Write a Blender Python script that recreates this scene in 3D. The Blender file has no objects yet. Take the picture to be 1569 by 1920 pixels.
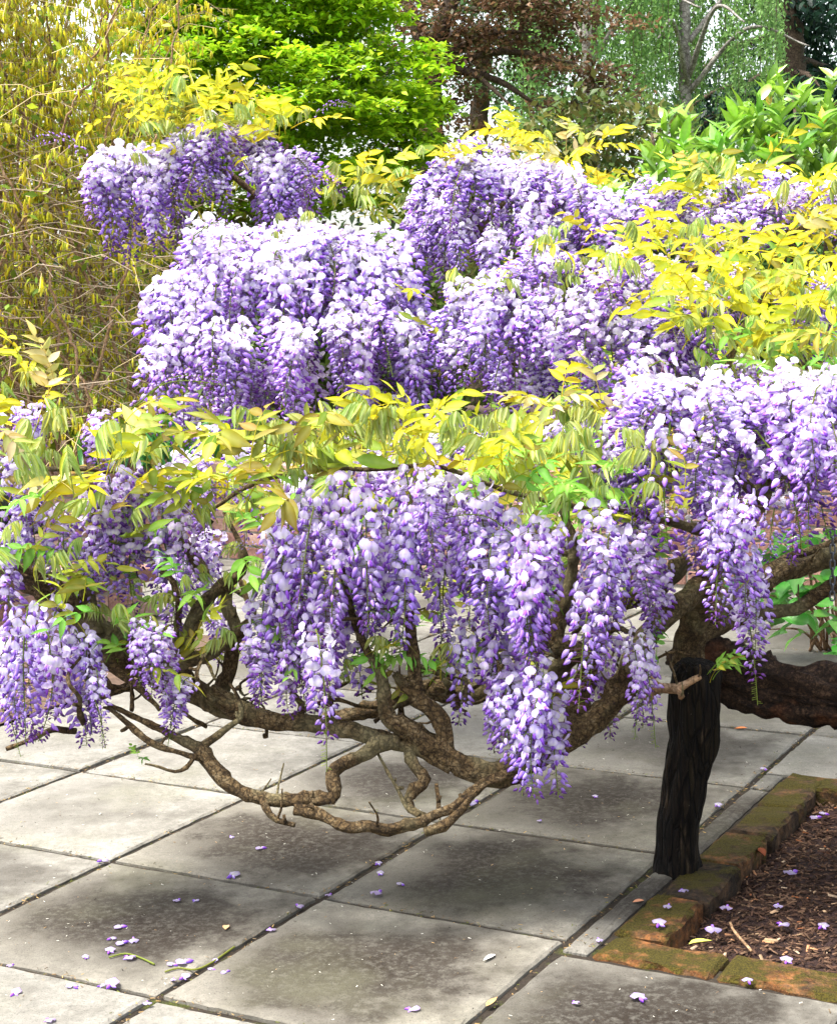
import bpy, math, random
import numpy as np
from mathutils import Vector, Matrix, noise as mnoise

R = random.Random(11)
NR = np.random.default_rng(5)
SC = bpy.context.scene
COL = SC.collection

# ------------------------------------------------------------------ camera
SLAB = .6
F_PX, PITCH, YAW, ROLL = 3084.85, .1199, .5022, -.0261
EYE = 2.1531 * SLAB
OX, OY = -.3987 * SLAB, 5.9322 * SLAB
cp, sp, cr, sr = math.cos(PITCH), math.sin(PITCH), math.cos(ROLL), math.sin(ROLL)
cam_d = bpy.data.cameras.new('camera')
cam = bpy.data.objects.new('camera', cam_d)
COL.objects.link(cam)
fwd = Vector((0, cp, -sp)); ax = Vector((1, 0, 0)); upv = Vector((0, sp, cp))
rgt = ax * cr + upv * sr
up2 = ax * -sr + upv * cr
m = Matrix((rgt, up2, -fwd)).transposed().to_4x4()
m.translation = (0, 0, EYE)
cam.matrix_world = m
cam_d.sensor_fit = 'VERTICAL'
cam_d.sensor_height = 36
cam_d.lens = 36 * F_PX / 1920
cam_d.clip_start = .05
cam_d.clip_end = 2000
SC.camera = cam

# ------------------------------------------------------------------ light
SUN_AZ, SUN_EL = math.radians(-105), math.radians(68)     # azimuth from +Y towards +X: a high, veiled sun to the left
w = bpy.data.worlds.new('World'); SC.world = w; w.use_nodes = True
nt = w.node_tree
bg = nt.nodes['Background']
sky = nt.nodes.new('ShaderNodeTexSky')
sky.sky_type = 'NISHITA'; sky.sun_disc = False
sky.sun_elevation = SUN_EL; sky.sun_rotation = SUN_AZ
sky.dust_density = 4.0; sky.air_density = 1.2; sky.ozone_density = 1.0
veil = nt.nodes.new('ShaderNodeHueSaturation'); veil.inputs['Saturation'].default_value = .4      # thin white cloud
nt.links.new(sky.outputs[0], veil.inputs['Color'])
nt.links.new(veil.outputs[0], bg.inputs[0])
bg.inputs[1].default_value = .15
sun_d = bpy.data.lights.new('sun', 'SUN'); sun_d.energy = 3.4; sun_d.angle = math.radians(24)
sun_d.color = (1, .96, .9)
sun = bpy.data.objects.new('sun', sun_d); COL.objects.link(sun)
sdir = Vector((math.sin(SUN_AZ) * math.cos(SUN_EL), math.cos(SUN_AZ) * math.cos(SUN_EL), math.sin(SUN_EL)))
sun.rotation_euler = sdir.to_track_quat('Z', 'Y').to_euler()
sun.location = (0, 0, 12)
SC.view_settings.view_transform = 'Standard'
SC.view_settings.look = 'None'
SC.view_settings.gamma = 1
SC.view_settings.exposure = 1.80
SC.cycles.max_bounces = 5
SC.cycles.diffuse_bounces = 3
SC.cycles.glossy_bounces = 1
SC.cycles.transmission_bounces = 4
SC.cycles.transparent_max_bounces = 8

# ------------------------------------------------------------------ places
def ray(px, py):
    x = (px - 784.5) * cr + (py - 960) * sr
    y = -(px - 784.5) * sr + (py - 960) * cr
    X = x / F_PX; u = -y / F_PX
    return Vector((X, cp + u * sp, -sp + u * cp))
def at(px, py, d):
    return Vector((0, 0, EYE)) + ray(px, py) * d
def gnd(px, py, z=0.):
    r = ray(px, py)
    return Vector((0, 0, EYE)) + r * ((z - EYE) / r.z)
CY, SY = math.cos(YAW), math.sin(YAW)
EI = Vector((CY, -SY, 0)); EJ = Vector((SY, CY, 0))
def gp(i, j, z=0.):
    return Vector((OX, OY, z)) + EI * (i * SLAB) + EJ * (j * SLAB)

# ------------------------------------------------------------------ helpers
def tag(o, label=None, cat=None, group=None, kind=None):
    if label: o['label'] = label
    if cat: o['category'] = cat
    if group: o['group'] = group
    if kind: o['kind'] = kind
    return o
def empty(name, loc):
    o = bpy.data.objects.new(name, None); COL.objects.link(o); o.location = loc; o.empty_display_size = .1
    return o
def link(name, me, parent=None, loc=None, mat4=None):
    """mat4 / loc are world placements; parents are unrotated Empties or meshes at .location"""
    o = bpy.data.objects.new(name, me); COL.objects.link(o)
    if parent is not None:
        o.parent = parent
        o.matrix_parent_inverse = Matrix.Translation(parent.location).inverted()
    if mat4 is not None: o.matrix_basis = mat4
    elif loc is not None: o.location = loc
    return o

class MB:
    def __init__(s): s.v = []; s.f = []; s.c = []; s.smooth = True
    def add(s, vs, fs, cs):
        b = len(s.v)
        s.v.extend(vs); s.f.extend([tuple(b + k for k in f) for f in fs])
        if isinstance(cs, tuple): cs = [cs] * len(vs)
        s.c.extend(cs)
    def mesh(s, name, mat, smooth=True):
        me = bpy.data.meshes.new(name)
        me.from_pydata([tuple(v) for v in s.v], [], s.f)
        a = me.color_attributes.new('Col', 'FLOAT_COLOR', 'POINT')
        arr = np.ones((len(s.v), 4), np.float32); arr[:, :3] = np.array(s.c, np.float32).reshape(-1, 3)
        a.data.foreach_set('color', arr.ravel())
        if smooth: me.polygons.foreach_set('use_smooth', np.ones(len(me.polygons), bool))
        me.materials.append(mat); me.update()
        return me

def mesh_np(name, V, Fc, C, mat, smooth=False):
    V = np.asarray(V, np.float32); Fc = np.asarray(Fc, np.int32)
    k = Fc.shape[1]; n = len(Fc)
    me = bpy.data.meshes.new(name)
    me.vertices.add(len(V)); me.vertices.foreach_set('co', V.ravel())
    me.loops.add(n * k); me.loops.foreach_set('vertex_index', Fc.ravel())
    me.polygons.add(n)
    me.polygons.foreach_set('loop_start', np.arange(0, n * k, k, dtype=np.int32))
    if smooth: me.polygons.foreach_set('use_smooth', np.ones(n, bool))
    a = me.color_attributes.new('Col', 'FLOAT_COLOR', 'POINT')
    arr = np.ones((len(V), 4), np.float32); arr[:, :3] = C
    a.data.foreach_set('color', arr.ravel())
    me.materials.append(mat); me.update(calc_edges=True); me.validate()
    return me

def rot_batch(n, yaw=None, pitch=0., roll=0., rng=NR):
    """n rotation matrices; leaf template lies along +X with normal +Z"""
    yaw = rng.uniform(0, 2 * np.pi, n) if yaw is None else yaw
    p = np.broadcast_to(pitch, n); r = np.broadcast_to(roll, n)
    c1, s1, c2, s2, c3, s3 = np.cos(yaw), np.sin(yaw), np.cos(p), np.sin(p), np.cos(r), np.sin(r)
    o = np.zeros(n); e = np.ones(n)
    Z = np.stack([c1, -s1, o, s1, c1, o, o, o, e], 1).reshape(n, 3, 3)
    Y = np.stack([c2, o, -s2, o, e, o, s2, o, c2], 1).reshape(n, 3, 3)
    X = np.stack([e, o, o, o, c3, -s3, o, s3, c3], 1).reshape(n, 3, 3)
    return Z @ Y @ X
def scatter(T, Fc, pos, rot, scale, col, tcol=None):
    T = np.asarray(T, float); n = len(pos)
    V = np.einsum('nij,kj->nki', rot, T) * np.asarray(scale).reshape(-1, 1, 1) + np.asarray(pos)[:, None, :]
    k = len(T)
    Fa = (np.asarray(Fc)[None] + (np.arange(n) * k)[:, None, None]).reshape(-1, len(Fc[0]))
    C = np.repeat(np.asarray(col)[:, None, :], k, 1)
    if tcol is not None: C = C * np.asarray(tcol)[None]
    return V.reshape(-1, 3), Fa, C.reshape(-1, 3)
def merge(parts):
    V, Fc, C = [], [], []; b = 0
    for v, f, c in parts:
        V.append(v); Fc.append(f + b); C.append(c); b += len(v)
    return np.concatenate(V), np.concatenate(Fc), np.concatenate(C)

LEAF_T = [(0, 0, 0), (.45, .26, .06), (1, 0, -.06), (.45, -.26, .06), (.5, 0, 0)]
LEAF_F = [(0, 4, 1), (4, 2, 1), (0, 3, 4), (3, 2, 4)]

# ------------------------------------------------------------------ materials
def newmat(name):
    mt = bpy.data.materials.new(name); mt.use_nodes = True
    n = mt.node_tree.nodes; l = mt.node_tree.links
    n.clear()
    return mt, n, l
def N(n, t, **kw):
    x = n.new(t)
    for k, v in kw.items(): setattr(x, k, v)
    return x
def ramp(n, stops):
    r = n.new('ShaderNodeValToRGB')
    e = r.color_ramp.elements
    while len(e) > 1: e.remove(e[-1])
    e[0].position, e[0].color = stops[0][0], (*stops[0][1], 1)
    for p, c in stops[1:]:
        x = e.new(p); x.color = (*c, 1)
    return r
def mixc(n, l, fac, a, b, mode='MIX'):
    x = n.new('ShaderNodeMix'); x.data_type = 'RGBA'; x.blend_type = mode
    for s, v in ((0, fac), (6, a), (7, b)):
        if hasattr(v, 'links'): l.new(v, x.inputs[s])
        else: x.inputs[s].default_value = v if s == 0 else (*v, 1)
    return x.outputs[2]
def mth(n, l, op, a, b=0., c=None):
    x = n.new('ShaderNodeMath'); x.operation = op
    for s, v in enumerate((a, b) if c is None else (a, b, c)):
        if hasattr(v, 'links'): l.new(v, x.inputs[s])
        else: x.inputs[s].default_value = v
    return x.outputs[0]
def noise(n, l, vec, scale, detail=6, rough=.6):
    x = n.new('ShaderNodeTexNoise'); x.inputs['Scale'].default_value = scale
    x.inputs['Detail'].default_value = detail; x.inputs['Roughness'].default_value = rough
    l.new(vec, x.inputs['Vector'])
    return x

def leaf_mat(name, trans=.4, gloss=.12, hue=.02, val=.25, rough=.45, veins=0.):
    """foliage or petal: colour from the vertex colours, varied from object to object; light passes through"""
    mt, n, l = newmat(name)
    at_ = N(n, 'ShaderNodeVertexColor', layer_name='Col')
    oi = N(n, 'ShaderNodeObjectInfo')
    hs = N(n, 'ShaderNodeHueSaturation')
    l.new(at_.outputs[0], hs.inputs['Color'])
    l.new(mth(n, l, 'MULTIPLY_ADD', oi.outputs['Random'], hue * 2, .5 - hue), hs.inputs['Hue'])
    r2 = mth(n, l, 'FRACT', mth(n, l, 'MULTIPLY', oi.outputs['Random'], 7.31))
    l.new(mth(n, l, 'MULTIPLY_ADD', r2, val, 1 - val * .5), hs.inputs['Value'])
    colr = hs.outputs[0]
    geo = N(n, 'ShaderNodeNewGeometry')
    nz = noise(n, l, geo.outputs['Position'], 60, 1)
    colr = mixc(n, l, .35, colr, ramp_out(n, l, nz.outputs[0]), 'MULTIPLY')
    d = N(n, 'ShaderNodeBsdfPrincipled')
    d.inputs['Roughness'].default_value = rough
    d.inputs['Specular IOR Level'].default_value = gloss * 2
    l.new(colr, d.inputs['Base Color'])
    t = N(n, 'ShaderNodeBsdfTranslucent'); l.new(colr, t.inputs[0])
    mx = N(n, 'ShaderNodeMixShader'); mx.inputs[0].default_value = trans
    l.new(d.outputs[0], mx.inputs[1]); l.new(t.outputs[0], mx.inputs[2])
    o = N(n, 'ShaderNodeOutputMaterial'); l.new(mx.outputs[0], o.inputs[0])
    return mt
def ramp_out(n, l, fac):
    r = ramp(n, [(.25, (.62, .62, .62)), (.75, (1.25, 1.25, 1.25))])
    l.new(fac, r.inputs[0]); return r.outputs[0]

def bark_mat(name, dark, mid, pale, moss=None, scale=1., bump=.6, lich=.5):
    mt, n, l = newmat(name)
    tc = N(n, 'ShaderNodeTexCoord'); v = tc.outputs['Object']
    n1 = noise(n, l, v, 22 * scale, 8, .65); n2 = noise(n, l, v, 90 * scale, 5, .7); n3 = noise(n, l, v, 6 * scale, 3, .5)
    r = ramp(n, [(.3, dark), (.5, mid), (.68, pale)])
    l.new(mth(n, l, 'MULTIPLY_ADD', n2.outputs[0], .45, mth(n, l, 'MULTIPLY', n1.outputs[0], .55)), r.inputs[0])
    c = r.outputs[0]
    n4 = noise(n, l, v, 240 * scale, 4, .75)
    vo = n.new('ShaderNodeTexVoronoi'); vo.feature = 'DISTANCE_TO_EDGE'; vo.inputs['Scale'].default_value = 58 * scale
    wv = N(n, 'ShaderNodeVectorMath', operation='MULTIPLY_ADD'); l.new(n1.outputs['Color'], wv.inputs[0]); wv.inputs[1].default_value = (.05, .05, .05); l.new(v, wv.inputs[2])
    l.new(wv.outputs[0], vo.inputs['Vector'])
    rc = ramp(n, [(.0, (.28, .26, .24)), (.11, (1, 1, 1))]); l.new(vo.outputs['Distance'], rc.inputs[0])
    c = mixc(n, l, .75, c, rc.outputs[0], 'MULTIPLY')
    r4 = ramp(n, [(.34, (.5, .5, .5)), (.62, (1.35, 1.35, 1.35))]); l.new(n4.outputs[0], r4.inputs[0])
    c = mixc(n, l, .9, c, r4.outputs[0], 'MULTIPLY')
    if moss:
        rm = ramp(n, [(lich, (0, 0, 0)), (lich + .12, (1, 1, 1))]); l.new(n3.outputs[0], rm.inputs[0])
        c = mixc(n, l, mth(n, l, 'MULTIPLY', rm.outputs[0], mth(n, l, 'MULTIPLY', n1.outputs[0], 1.1)), c, moss)
    b = N(n, 'ShaderNodeBsdfPrincipled'); b.inputs['Roughness'].default_value = .85
    b.inputs['Specular IOR Level'].default_value = .25
    l.new(c, b.inputs['Base Color'])
    bp = N(n, 'ShaderNodeBump'); bp.inputs['Strength'].default_value = bump; bp.inputs['Distance'].default_value = .011
    l.new(mth(n, l, 'ADD', mth(n, l, 'ADD', n1.outputs[0], n2.outputs[0]), mth(n, l, 'MULTIPLY', rc.outputs[0], .5)), bp.inputs['Height']); l.new(bp.outputs[0], b.inputs['Normal'])
    o = N(n, 'ShaderNodeOutputMaterial'); l.new(b.outputs[0], o.inputs[0])
    return mt

M_petal = leaf_mat('wisteria_petal', trans=.38, gloss=.1, hue=.012, val=.22, rough=.6)
M_leaf = leaf_mat('wisteria_leaf', trans=.42, gloss=.03, hue=.018, val=.5)
M_fol = leaf_mat('tree_foliage', trans=.4, gloss=.1, hue=.0, val=.0)
M_gloss = leaf_mat('glossy_leaf', trans=.3, gloss=.3, hue=.015, val=.35, rough=.3)
M_bark = bark_mat('wisteria_bark', (.016, .009, .004), (.115, .072, .030), (.30, .225, .125), (.26, .23, .12), 1.2, 1., .50)
M_log = bark_mat('old_trunk_bark', (.006, .0035, .0025), (.034, .018, .010), (.13, .075, .042), (.17, .05, .012), 1.1, 1., .56)
M_tree = bark_mat('tree_bark', (.02, .013, .008), (.06, .04, .025), (.14, .1, .07), None, .3)
M_twig = bark_mat('pale_twig', (.12, .07, .035), (.28, .17, .09), (.42, .3, .2), None, .6, .3)
M_birch = bark_mat('birch_bark', (.08, .07, .06), (.22, .2, .18), (.4, .38, .35), None, .25, .3)

def slab_material():
    mt, n, l = newmat('concrete_slab')
    geo = N(n, 'ShaderNodeNewGeometry'); P = geo.outputs['Position']
    tc = N(n, 'ShaderNodeTexCoord'); oi = N(n, 'ShaderNodeObjectInfo')
    big = noise(n, l, P, 2.2, 4, .55); mid = noise(n, l, P, 11, 7, .65); fine = noise(n, l, P, 140, 4, .7); spk = noise(n, l, P, 320, 2, .5)
    r = ramp(n, [(.32, (.100, .094, .080)), (.5, (.182, .174, .153)), (.68, (.255, .246, .22))])
    l.new(mth(n, l, 'MULTIPLY_ADD', mid.outputs[0], .6, mth(n, l, 'MULTIPLY', big.outputs[0], .4)), r.inputs[0])
    c = r.outputs[0]
    # dirty stain that water leaves in the hollow of each slab
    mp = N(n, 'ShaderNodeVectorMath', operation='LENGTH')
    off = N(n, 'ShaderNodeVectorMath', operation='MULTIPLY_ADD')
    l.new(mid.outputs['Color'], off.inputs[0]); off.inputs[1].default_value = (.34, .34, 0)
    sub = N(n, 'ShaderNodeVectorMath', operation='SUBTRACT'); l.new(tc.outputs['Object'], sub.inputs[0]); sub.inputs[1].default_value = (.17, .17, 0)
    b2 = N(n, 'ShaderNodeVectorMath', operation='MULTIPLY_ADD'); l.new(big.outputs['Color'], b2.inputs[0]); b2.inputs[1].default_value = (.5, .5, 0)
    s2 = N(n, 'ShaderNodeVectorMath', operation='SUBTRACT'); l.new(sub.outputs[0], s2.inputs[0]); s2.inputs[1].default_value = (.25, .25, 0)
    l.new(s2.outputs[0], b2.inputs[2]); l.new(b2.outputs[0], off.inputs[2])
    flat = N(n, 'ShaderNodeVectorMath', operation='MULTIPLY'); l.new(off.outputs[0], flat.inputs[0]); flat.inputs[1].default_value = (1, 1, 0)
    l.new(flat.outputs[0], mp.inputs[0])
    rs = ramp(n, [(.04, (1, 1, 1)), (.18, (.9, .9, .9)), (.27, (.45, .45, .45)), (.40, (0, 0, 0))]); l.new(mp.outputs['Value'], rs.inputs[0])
    dirt_tone_amt = N(n, 'ShaderNodeAttribute', attribute_type='OBJECT', attribute_name='dirt_tone')  # per-slab amount: central stain and the overall darker tone
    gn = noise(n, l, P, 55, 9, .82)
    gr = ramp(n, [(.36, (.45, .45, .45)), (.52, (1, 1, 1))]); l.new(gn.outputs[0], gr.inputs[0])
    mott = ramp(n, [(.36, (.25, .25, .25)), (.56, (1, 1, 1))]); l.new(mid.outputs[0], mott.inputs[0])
    amt = mth(n, l, 'MULTIPLY', mth(n, l, 'MULTIPLY', rs.outputs[0], mth(n, l, 'MINIMUM', mth(n, l, 'MULTIPLY', dirt_tone_amt.outputs['Fac'], 1.6), 1.)), gr.outputs[0])
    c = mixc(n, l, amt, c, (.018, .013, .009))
    warm_dark = mixc(n, l, 1., c, (.84, .80, .73), 'MULTIPLY')  # whole slab darker and warmer, by its per-slab amount
    c = mixc(n, l, mth(n, l, 'MULTIPLY', dirt_tone_amt.outputs['Fac'], mth(n, l, 'MULTIPLY_ADD', big.outputs[0], .8, .35)), c, warm_dark)
    # greenish film and speckle
    rf = ramp(n, [(.52, (0, 0, 0)), (.72, (.5, .5, .5))]); l.new(big.outputs[0], rf.inputs[0])
    c = mixc(n, l, rf.outputs[0], c, (.10, .097, .062))
    sk = ramp(n, [(.30, (.42, .42, .42)), (.42, (1, 1, 1)), (.66, (1, 1, 1)), (.74, (1.3, 1.3, 1.3))]); l.new(spk.outputs[0], sk.inputs[0])
    c = mixc(n, l, .8, c, sk.outputs[0], 'MULTIPLY')
    fk = ramp(n, [(.3, (.55, .55, .55)), (.62, (1.15, 1.15, 1.15))]); l.new(gn.outputs[0], fk.inputs[0])
    c = mixc(n, l, .85, c, fk.outputs[0], 'MULTIPLY')
    tone = mth(n, l, 'MULTIPLY_ADD', oi.outputs['Random'], .34, .84)
    hs = N(n, 'ShaderNodeHueSaturation'); l.new(tone, hs.inputs['Value']); l.new(c, hs.inputs['Color'])
    b = N(n, 'ShaderNodeBsdfPrincipled'); b.inputs['Roughness'].default_value = .9; b.inputs['Specular IOR Level'].default_value = .2
    l.new(hs.outputs[0], b.inputs['Base Color'])
    bp = N(n, 'ShaderNodeBump'); bp.inputs['Strength'].default_value = .5; bp.inputs['Distance'].default_value = .003
    l.new(mth(n, l, 'ADD', mth(n, l, 'ADD', fine.outputs[0], gn.outputs[0]), mth(n, l, 'MULTIPLY', mid.outputs[0], 2.)), bp.inputs['Height']); l.new(bp.outputs[0], b.inputs['Normal'])
    o = N(n, 'ShaderNodeOutputMaterial'); l.new(b.outputs[0], o.inputs[0])
    return mt
def rough_mat(name, stops, s1=8, s2=60, bump=.8, dist=.006, moss=None, moss_at=.5, spread=0., rough=.9, grime=0.):
    mt, n, l = newmat(name)
    geo = N(n, 'ShaderNodeNewGeometry'); P = geo.outputs['Position']; oi = N(n, 'ShaderNodeObjectInfo')
    a = noise(n, l, P, s1, 6, .6); b_ = noise(n, l, P, s2, 6, .7)
    r = ramp(n, stops)
    f = mth(n, l, 'MULTIPLY_ADD', b_.outputs[0], .5, mth(n, l, 'MULTIPLY', a.outputs[0], .5))
    if spread: f = mth(n, l, 'ADD', f, mth(n, l, 'MULTIPLY_ADD', oi.outputs['Random'], spread, -spread / 2))
    l.new(f, r.inputs[0]); c = r.outputs[0]
    if grime:
        g1 = noise(n, l, P, 24, 8, .72); rg_ = ramp(n, [(.40, (.16, .15, .13)), (.62, (1.1, 1.1, 1.1))]); l.new(g1.outputs[0], rg_.inputs[0])
        c = mixc(n, l, grime, c, rg_.outputs[0], 'MULTIPLY')
    h = mth(n, l, 'ADD', a.outputs[0], b_.outputs[0])
    if moss:
        m1 = noise(n, l, P, 9.5, 5, .65); m2 = noise(n, l, P, 260, 3, .6)
        rm = ramp(n, [(moss_at, (0, 0, 0)), (moss_at + .1, (1, 1, 1))])
        sepn = N(n, 'ShaderNodeSeparateXYZ'); l.new(geo.outputs['Normal'], sepn.inputs[0])
        l.new(mth(n, l, 'ADD', m1.outputs[0], mth(n, l, 'MULTIPLY_ADD', sepn.outputs[2], .1, -.1)), rm.inputs[0])
        rg = ramp(n, [(.35, tuple(x * .35 for x in moss)), (.65, moss)]); l.new(m2.outputs[0], rg.inputs[0])
        c = mixc(n, l, rm.outputs[0], c, rg.outputs[0])
        h = mth(n, l, 'ADD', h, mth(n, l, 'MULTIPLY', rm.outputs[0], m2.outputs[0]))
    b = N(n, 'ShaderNodeBsdfPrincipled'); b.inputs['Roughness'].default_value = rough; b.inputs['Specular IOR Level'].default_value = .2
    l.new(c, b.inputs['Base Color'])
    bp = N(n, 'ShaderNodeBump'); bp.inputs['Strength'].default_value = bump; bp.inputs['Distance'].default_value = dist
    l.new(h, bp.inputs['Height']); l.new(bp.outputs[0], b.inputs['Normal'])
    o = N(n, 'ShaderNodeOutputMaterial'); l.new(b.outputs[0], o.inputs[0])
    return mt
M_slab = slab_material()
M_joint = rough_mat('joint_soil', [(.35, (.010, .008, .006)), (.6, (.035, .026, .018))], 12, 120, 1, .006, (.07, .08, .015), .56)
M_earth = rough_mat('earth', [(.35, (.05, .032, .022)), (.65, (.13, .085, .06))], 5, 60, 1, .01)
M_mulch = rough_mat('mulch_ground', [(.3, (.012, .007, .006)), (.55, (.045, .024, .02)), (.75, (.1, .055, .045))], 20, 150, 1, .012)
M_chip = leaf_mat('mulch_chip', trans=0, gloss=.05, hue=0, val=0, rough=.9)
M_lawn = rough_mat('far_ground', [(.35, (.03, .05, .012)), (.65, (.07, .1, .02))], 2, 30, 1, .02)
M_edge = rough_mat('mossy_brick', [(.34, (.028, .019, .012)), (.46, (.075, .045, .025)), (.56, (.15, .075, .03)), (.66, (.26, .10, .03)), (.76, (.24, .16, .10))], 13, 95, 1, .009, (.078, .062, .006), .425, .2, .9, .9)
M_brick = rough_mat('pink_brick', [(.3, (.20, .10, .08)), (.5, (.34, .19, .15)), (.7, (.46, .32, .27))], 9, 90, .7, .004, None, .5, .3, .9, .5)
M_mortar = rough_mat('mortar', [(.35, (.2, .18, .15)), (.65, (.34, .31, .27))], 14, 120, .7, .004, (.07, .09, .02), .55)

def post_material():
    mt, n, l = newmat('dark_weathered_post')
    tc = N(n, 'ShaderNodeTexCoord')
    mp = N(n, 'ShaderNodeMapping'); mp.inputs['Scale'].default_value = (1, 1, .12); l.new(tc.outputs['Object'], mp.inputs[0])
    a = noise(n, l, mp.outputs[0], 60, 7, .65); b_ = noise(n, l, mp.outputs[0], 16, 4, .5); s = noise(n, l, tc.outputs['Object'], 130, 3, .6)
    r = ramp(n, [(.38, (.003, .002, .0014)), (.53, (.012, .008, .005)), (.62, (.04, .028, .018)), (.72, (.13, .105, .075))])
    l.new(a.outputs[0], r.inputs[0])
    rm = ramp(n, [(.55, (0, 0, 0)), (.68, (.8, .8, .8))]); l.new(b_.outputs[0], rm.inputs[0])
    c = mixc(n, l, rm.outputs[0], r.outputs[0], (.014, .011, .004))
    rk = ramp(n, [(.70, (0, 0, 0)), (.76, (1, 1, 1))]); l.new(s.outputs[0], rk.inputs[0])
    c = mixc(n, l, rk.outputs[0], c, (.2, .19, .15))
    vo = n.new('ShaderNodeTexVoronoi'); vo.feature = 'DISTANCE_TO_EDGE'; vo.inputs['Scale'].default_value = 70
    l.new(mp.outputs[0], vo.inputs['Vector'])
    rc = ramp(n, [(.0, (.12, .12, .12)), (.14, (1, 1, 1))]); l.new(vo.outputs['Distance'], rc.inputs[0])
    c = mixc(n, l, .85, c, rc.outputs[0], 'MULTIPLY')
    c = mixc(n, l, 1., c, (.7, .64, .56), 'MULTIPLY')
    b = N(n, 'ShaderNodeBsdfPrincipled'); b.inputs['Roughness'].default_value = .85; b.inputs['Specular IOR Level'].default_value = .18
    l.new(c, b.inputs['Base Color'])
    bp = N(n, 'ShaderNodeBump'); bp.inputs['Strength'].default_value = 1; bp.inputs['Distance'].default_value = .01
    l.new(mth(n, l, 'ADD', a.outputs[0], rc.outputs[0]), bp.inputs['Height']); l.new(bp.outputs[0], b.inputs['Normal'])
    o = N(n, 'ShaderNodeOutputMaterial'); l.new(b.outputs[0], o.inputs[0])
    return mt
M_post = post_material()
def plain(name, col, rough=.6, metal=0.):
    mt, n, l = newmat(name)
    geo = N(n, 'ShaderNodeNewGeometry'); nz = noise(n, l, geo.outputs['Position'], 80, 4)
    c = mixc(n, l, .6, col, ramp_out(n, l, nz.outputs[0]), 'MULTIPLY')
    b = N(n, 'ShaderNodeBsdfPrincipled'); b.inputs['Roughness'].default_value = rough; b.inputs['Metallic'].default_value = metal
    l.new(c, b.inputs['Base Color'])
    o = N(n, 'ShaderNodeOutputMaterial'); l.new(b.outputs[0], o.inputs[0])
    return mt

# ------------------------------------------------------------------ ground, paving, beds
def sheet(name, pts, z, mat, kind='structure', parent=None):
    me = bpy.data.meshes.new(name); me.from_pydata([(p[0], p[1], z) for p in pts], [], [tuple(range(len(pts)))])
    me.materials.append(mat); me.update()
    o = link(name, me, parent); o['kind'] = kind
    return o
sheet('ground', [(-900, -200), (900, -200), (900, 1500), (-900, 1500)], -.13, M_lawn)

def slab_mesh(wi, wj, seed, rough_edge=.0034, h=.05):
    """a worn slab: bevelled top rim with slightly wandering edges; origin at its centre, top at z=0"""
    rr = random.Random(seed)
    per = 22
    def ring(inset, z):
        pts = []
        a, b = wi / 2 - inset, wj / 2 - inset
        for side in range(4):
            for k in range(per):
                t = k / per
                e = rr.uniform(-1, 1) * rough_edge if k else rr.uniform(0, 2) * rough_edge
                if side == 0: q = (-a + 2 * a * t, -b + abs(e))
                elif side == 1: q = (a - abs(e), -b + 2 * b * t)
                elif side == 2: q = (a - 2 * a * t, b - abs(e))
                else: q = (-a + abs(e), b - 2 * b * t)
                pts.append((q[0], q[1], z + (rr.uniform(-.0006, .0006) if z > -.01 else 0)))
        return pts
    r0 = ring(.010, 0.); r1 = ring(.003, -.004); r2 = ring(0., -h)
    n = 4 * per
    v = r0 + r1 + r2
    f = [tuple(range(n))]
    for a in (0, 1):
        for k in range(n):
            f.append((a * n + (k + 1) % n, a * n + k, (a + 1) * n + k, (a + 1) * n + (k + 1) % n))
    v = [(p[0] * CY + p[1] * SY, -p[0] * SY + p[1] * CY, p[2]) for p in v]
    me = bpy.data.meshes.new('slab'); me.from_pydata(v, [], f); me.materials.append(M_slab); me.update()
    return me
BI0, BI1, BJ0, BJ1 = 1.12, 5.2, -.10, 2.25          # brick-edged bed in slab units
GAP = .010
def sheets(name, rects, z, mat):
    me = bpy.data.meshes.new(name); v = []; f = []
    for (i0, i1, j0, j1) in rects:
        b = len(v); v += [tuple(gp(*q, z)) for q in ((i0, j0), (i1, j0), (i1, j1), (i0, j1))]; f.append((b, b + 1, b + 2, b + 3))
    me.from_pydata(v, [], f); me.materials.append(mat); me.update()
    o = link(name, me); o['kind'] = 'structure'; return o
BE = .09
pav = sheets('pavement', [(-12, 9, -9, BJ0 + BE), (-12, BI0 + BE, BJ0 + BE, BJ1 - BE), (BI1, 9, BJ0 + BE, BJ1 - BE), (-12, 9, BJ1 - BE, 8)], -.009, M_joint)
slab_full = [slab_mesh(SLAB - GAP, SLAB - GAP, k) for k in range(6)]
def put_slab(i0, i1, j0, j1, dirt_tone=None):
    wi, wj = (i1 - i0) * SLAB - GAP, (j1 - j0) * SLAB - GAP
    me = R.choice(slab_full) if abs(i1 - i0 - 1) < 1e-6 and abs(j1 - j0 - 1) < 1e-6 else slab_mesh(wi, wj, R.random())
    c = gp((i0 + i1) / 2, (j0 + j1) / 2, R.uniform(-.003, .002))
    o = link('slab', me, pav)
    o.matrix_basis = Matrix.Translation(c) @ Matrix.Rotation(R.gauss(0, .003), 4, 'X') @ Matrix.Rotation(R.gauss(0, .003), 4, 'Y')
    o['dirt_tone'] = R.uniform(.15, .6) if dirt_tone is None else dirt_tone
    return o
DIRT_TONE = {(0, -1): .95, (0, 0): .9, (-1, -1): 1., (0, 1): .9, (-1, 0): .95, (1, -1): .7, (-2, 0): .25, (-2, -1): .4, (-2, 1): .15, (-1, 1): .6, (-3, 0): .25, (-3, 1): .15,  # per slab: stain strength and overall darker, warmer tone
        (-2, 2): .1, (-1, 2): .15}
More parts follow.
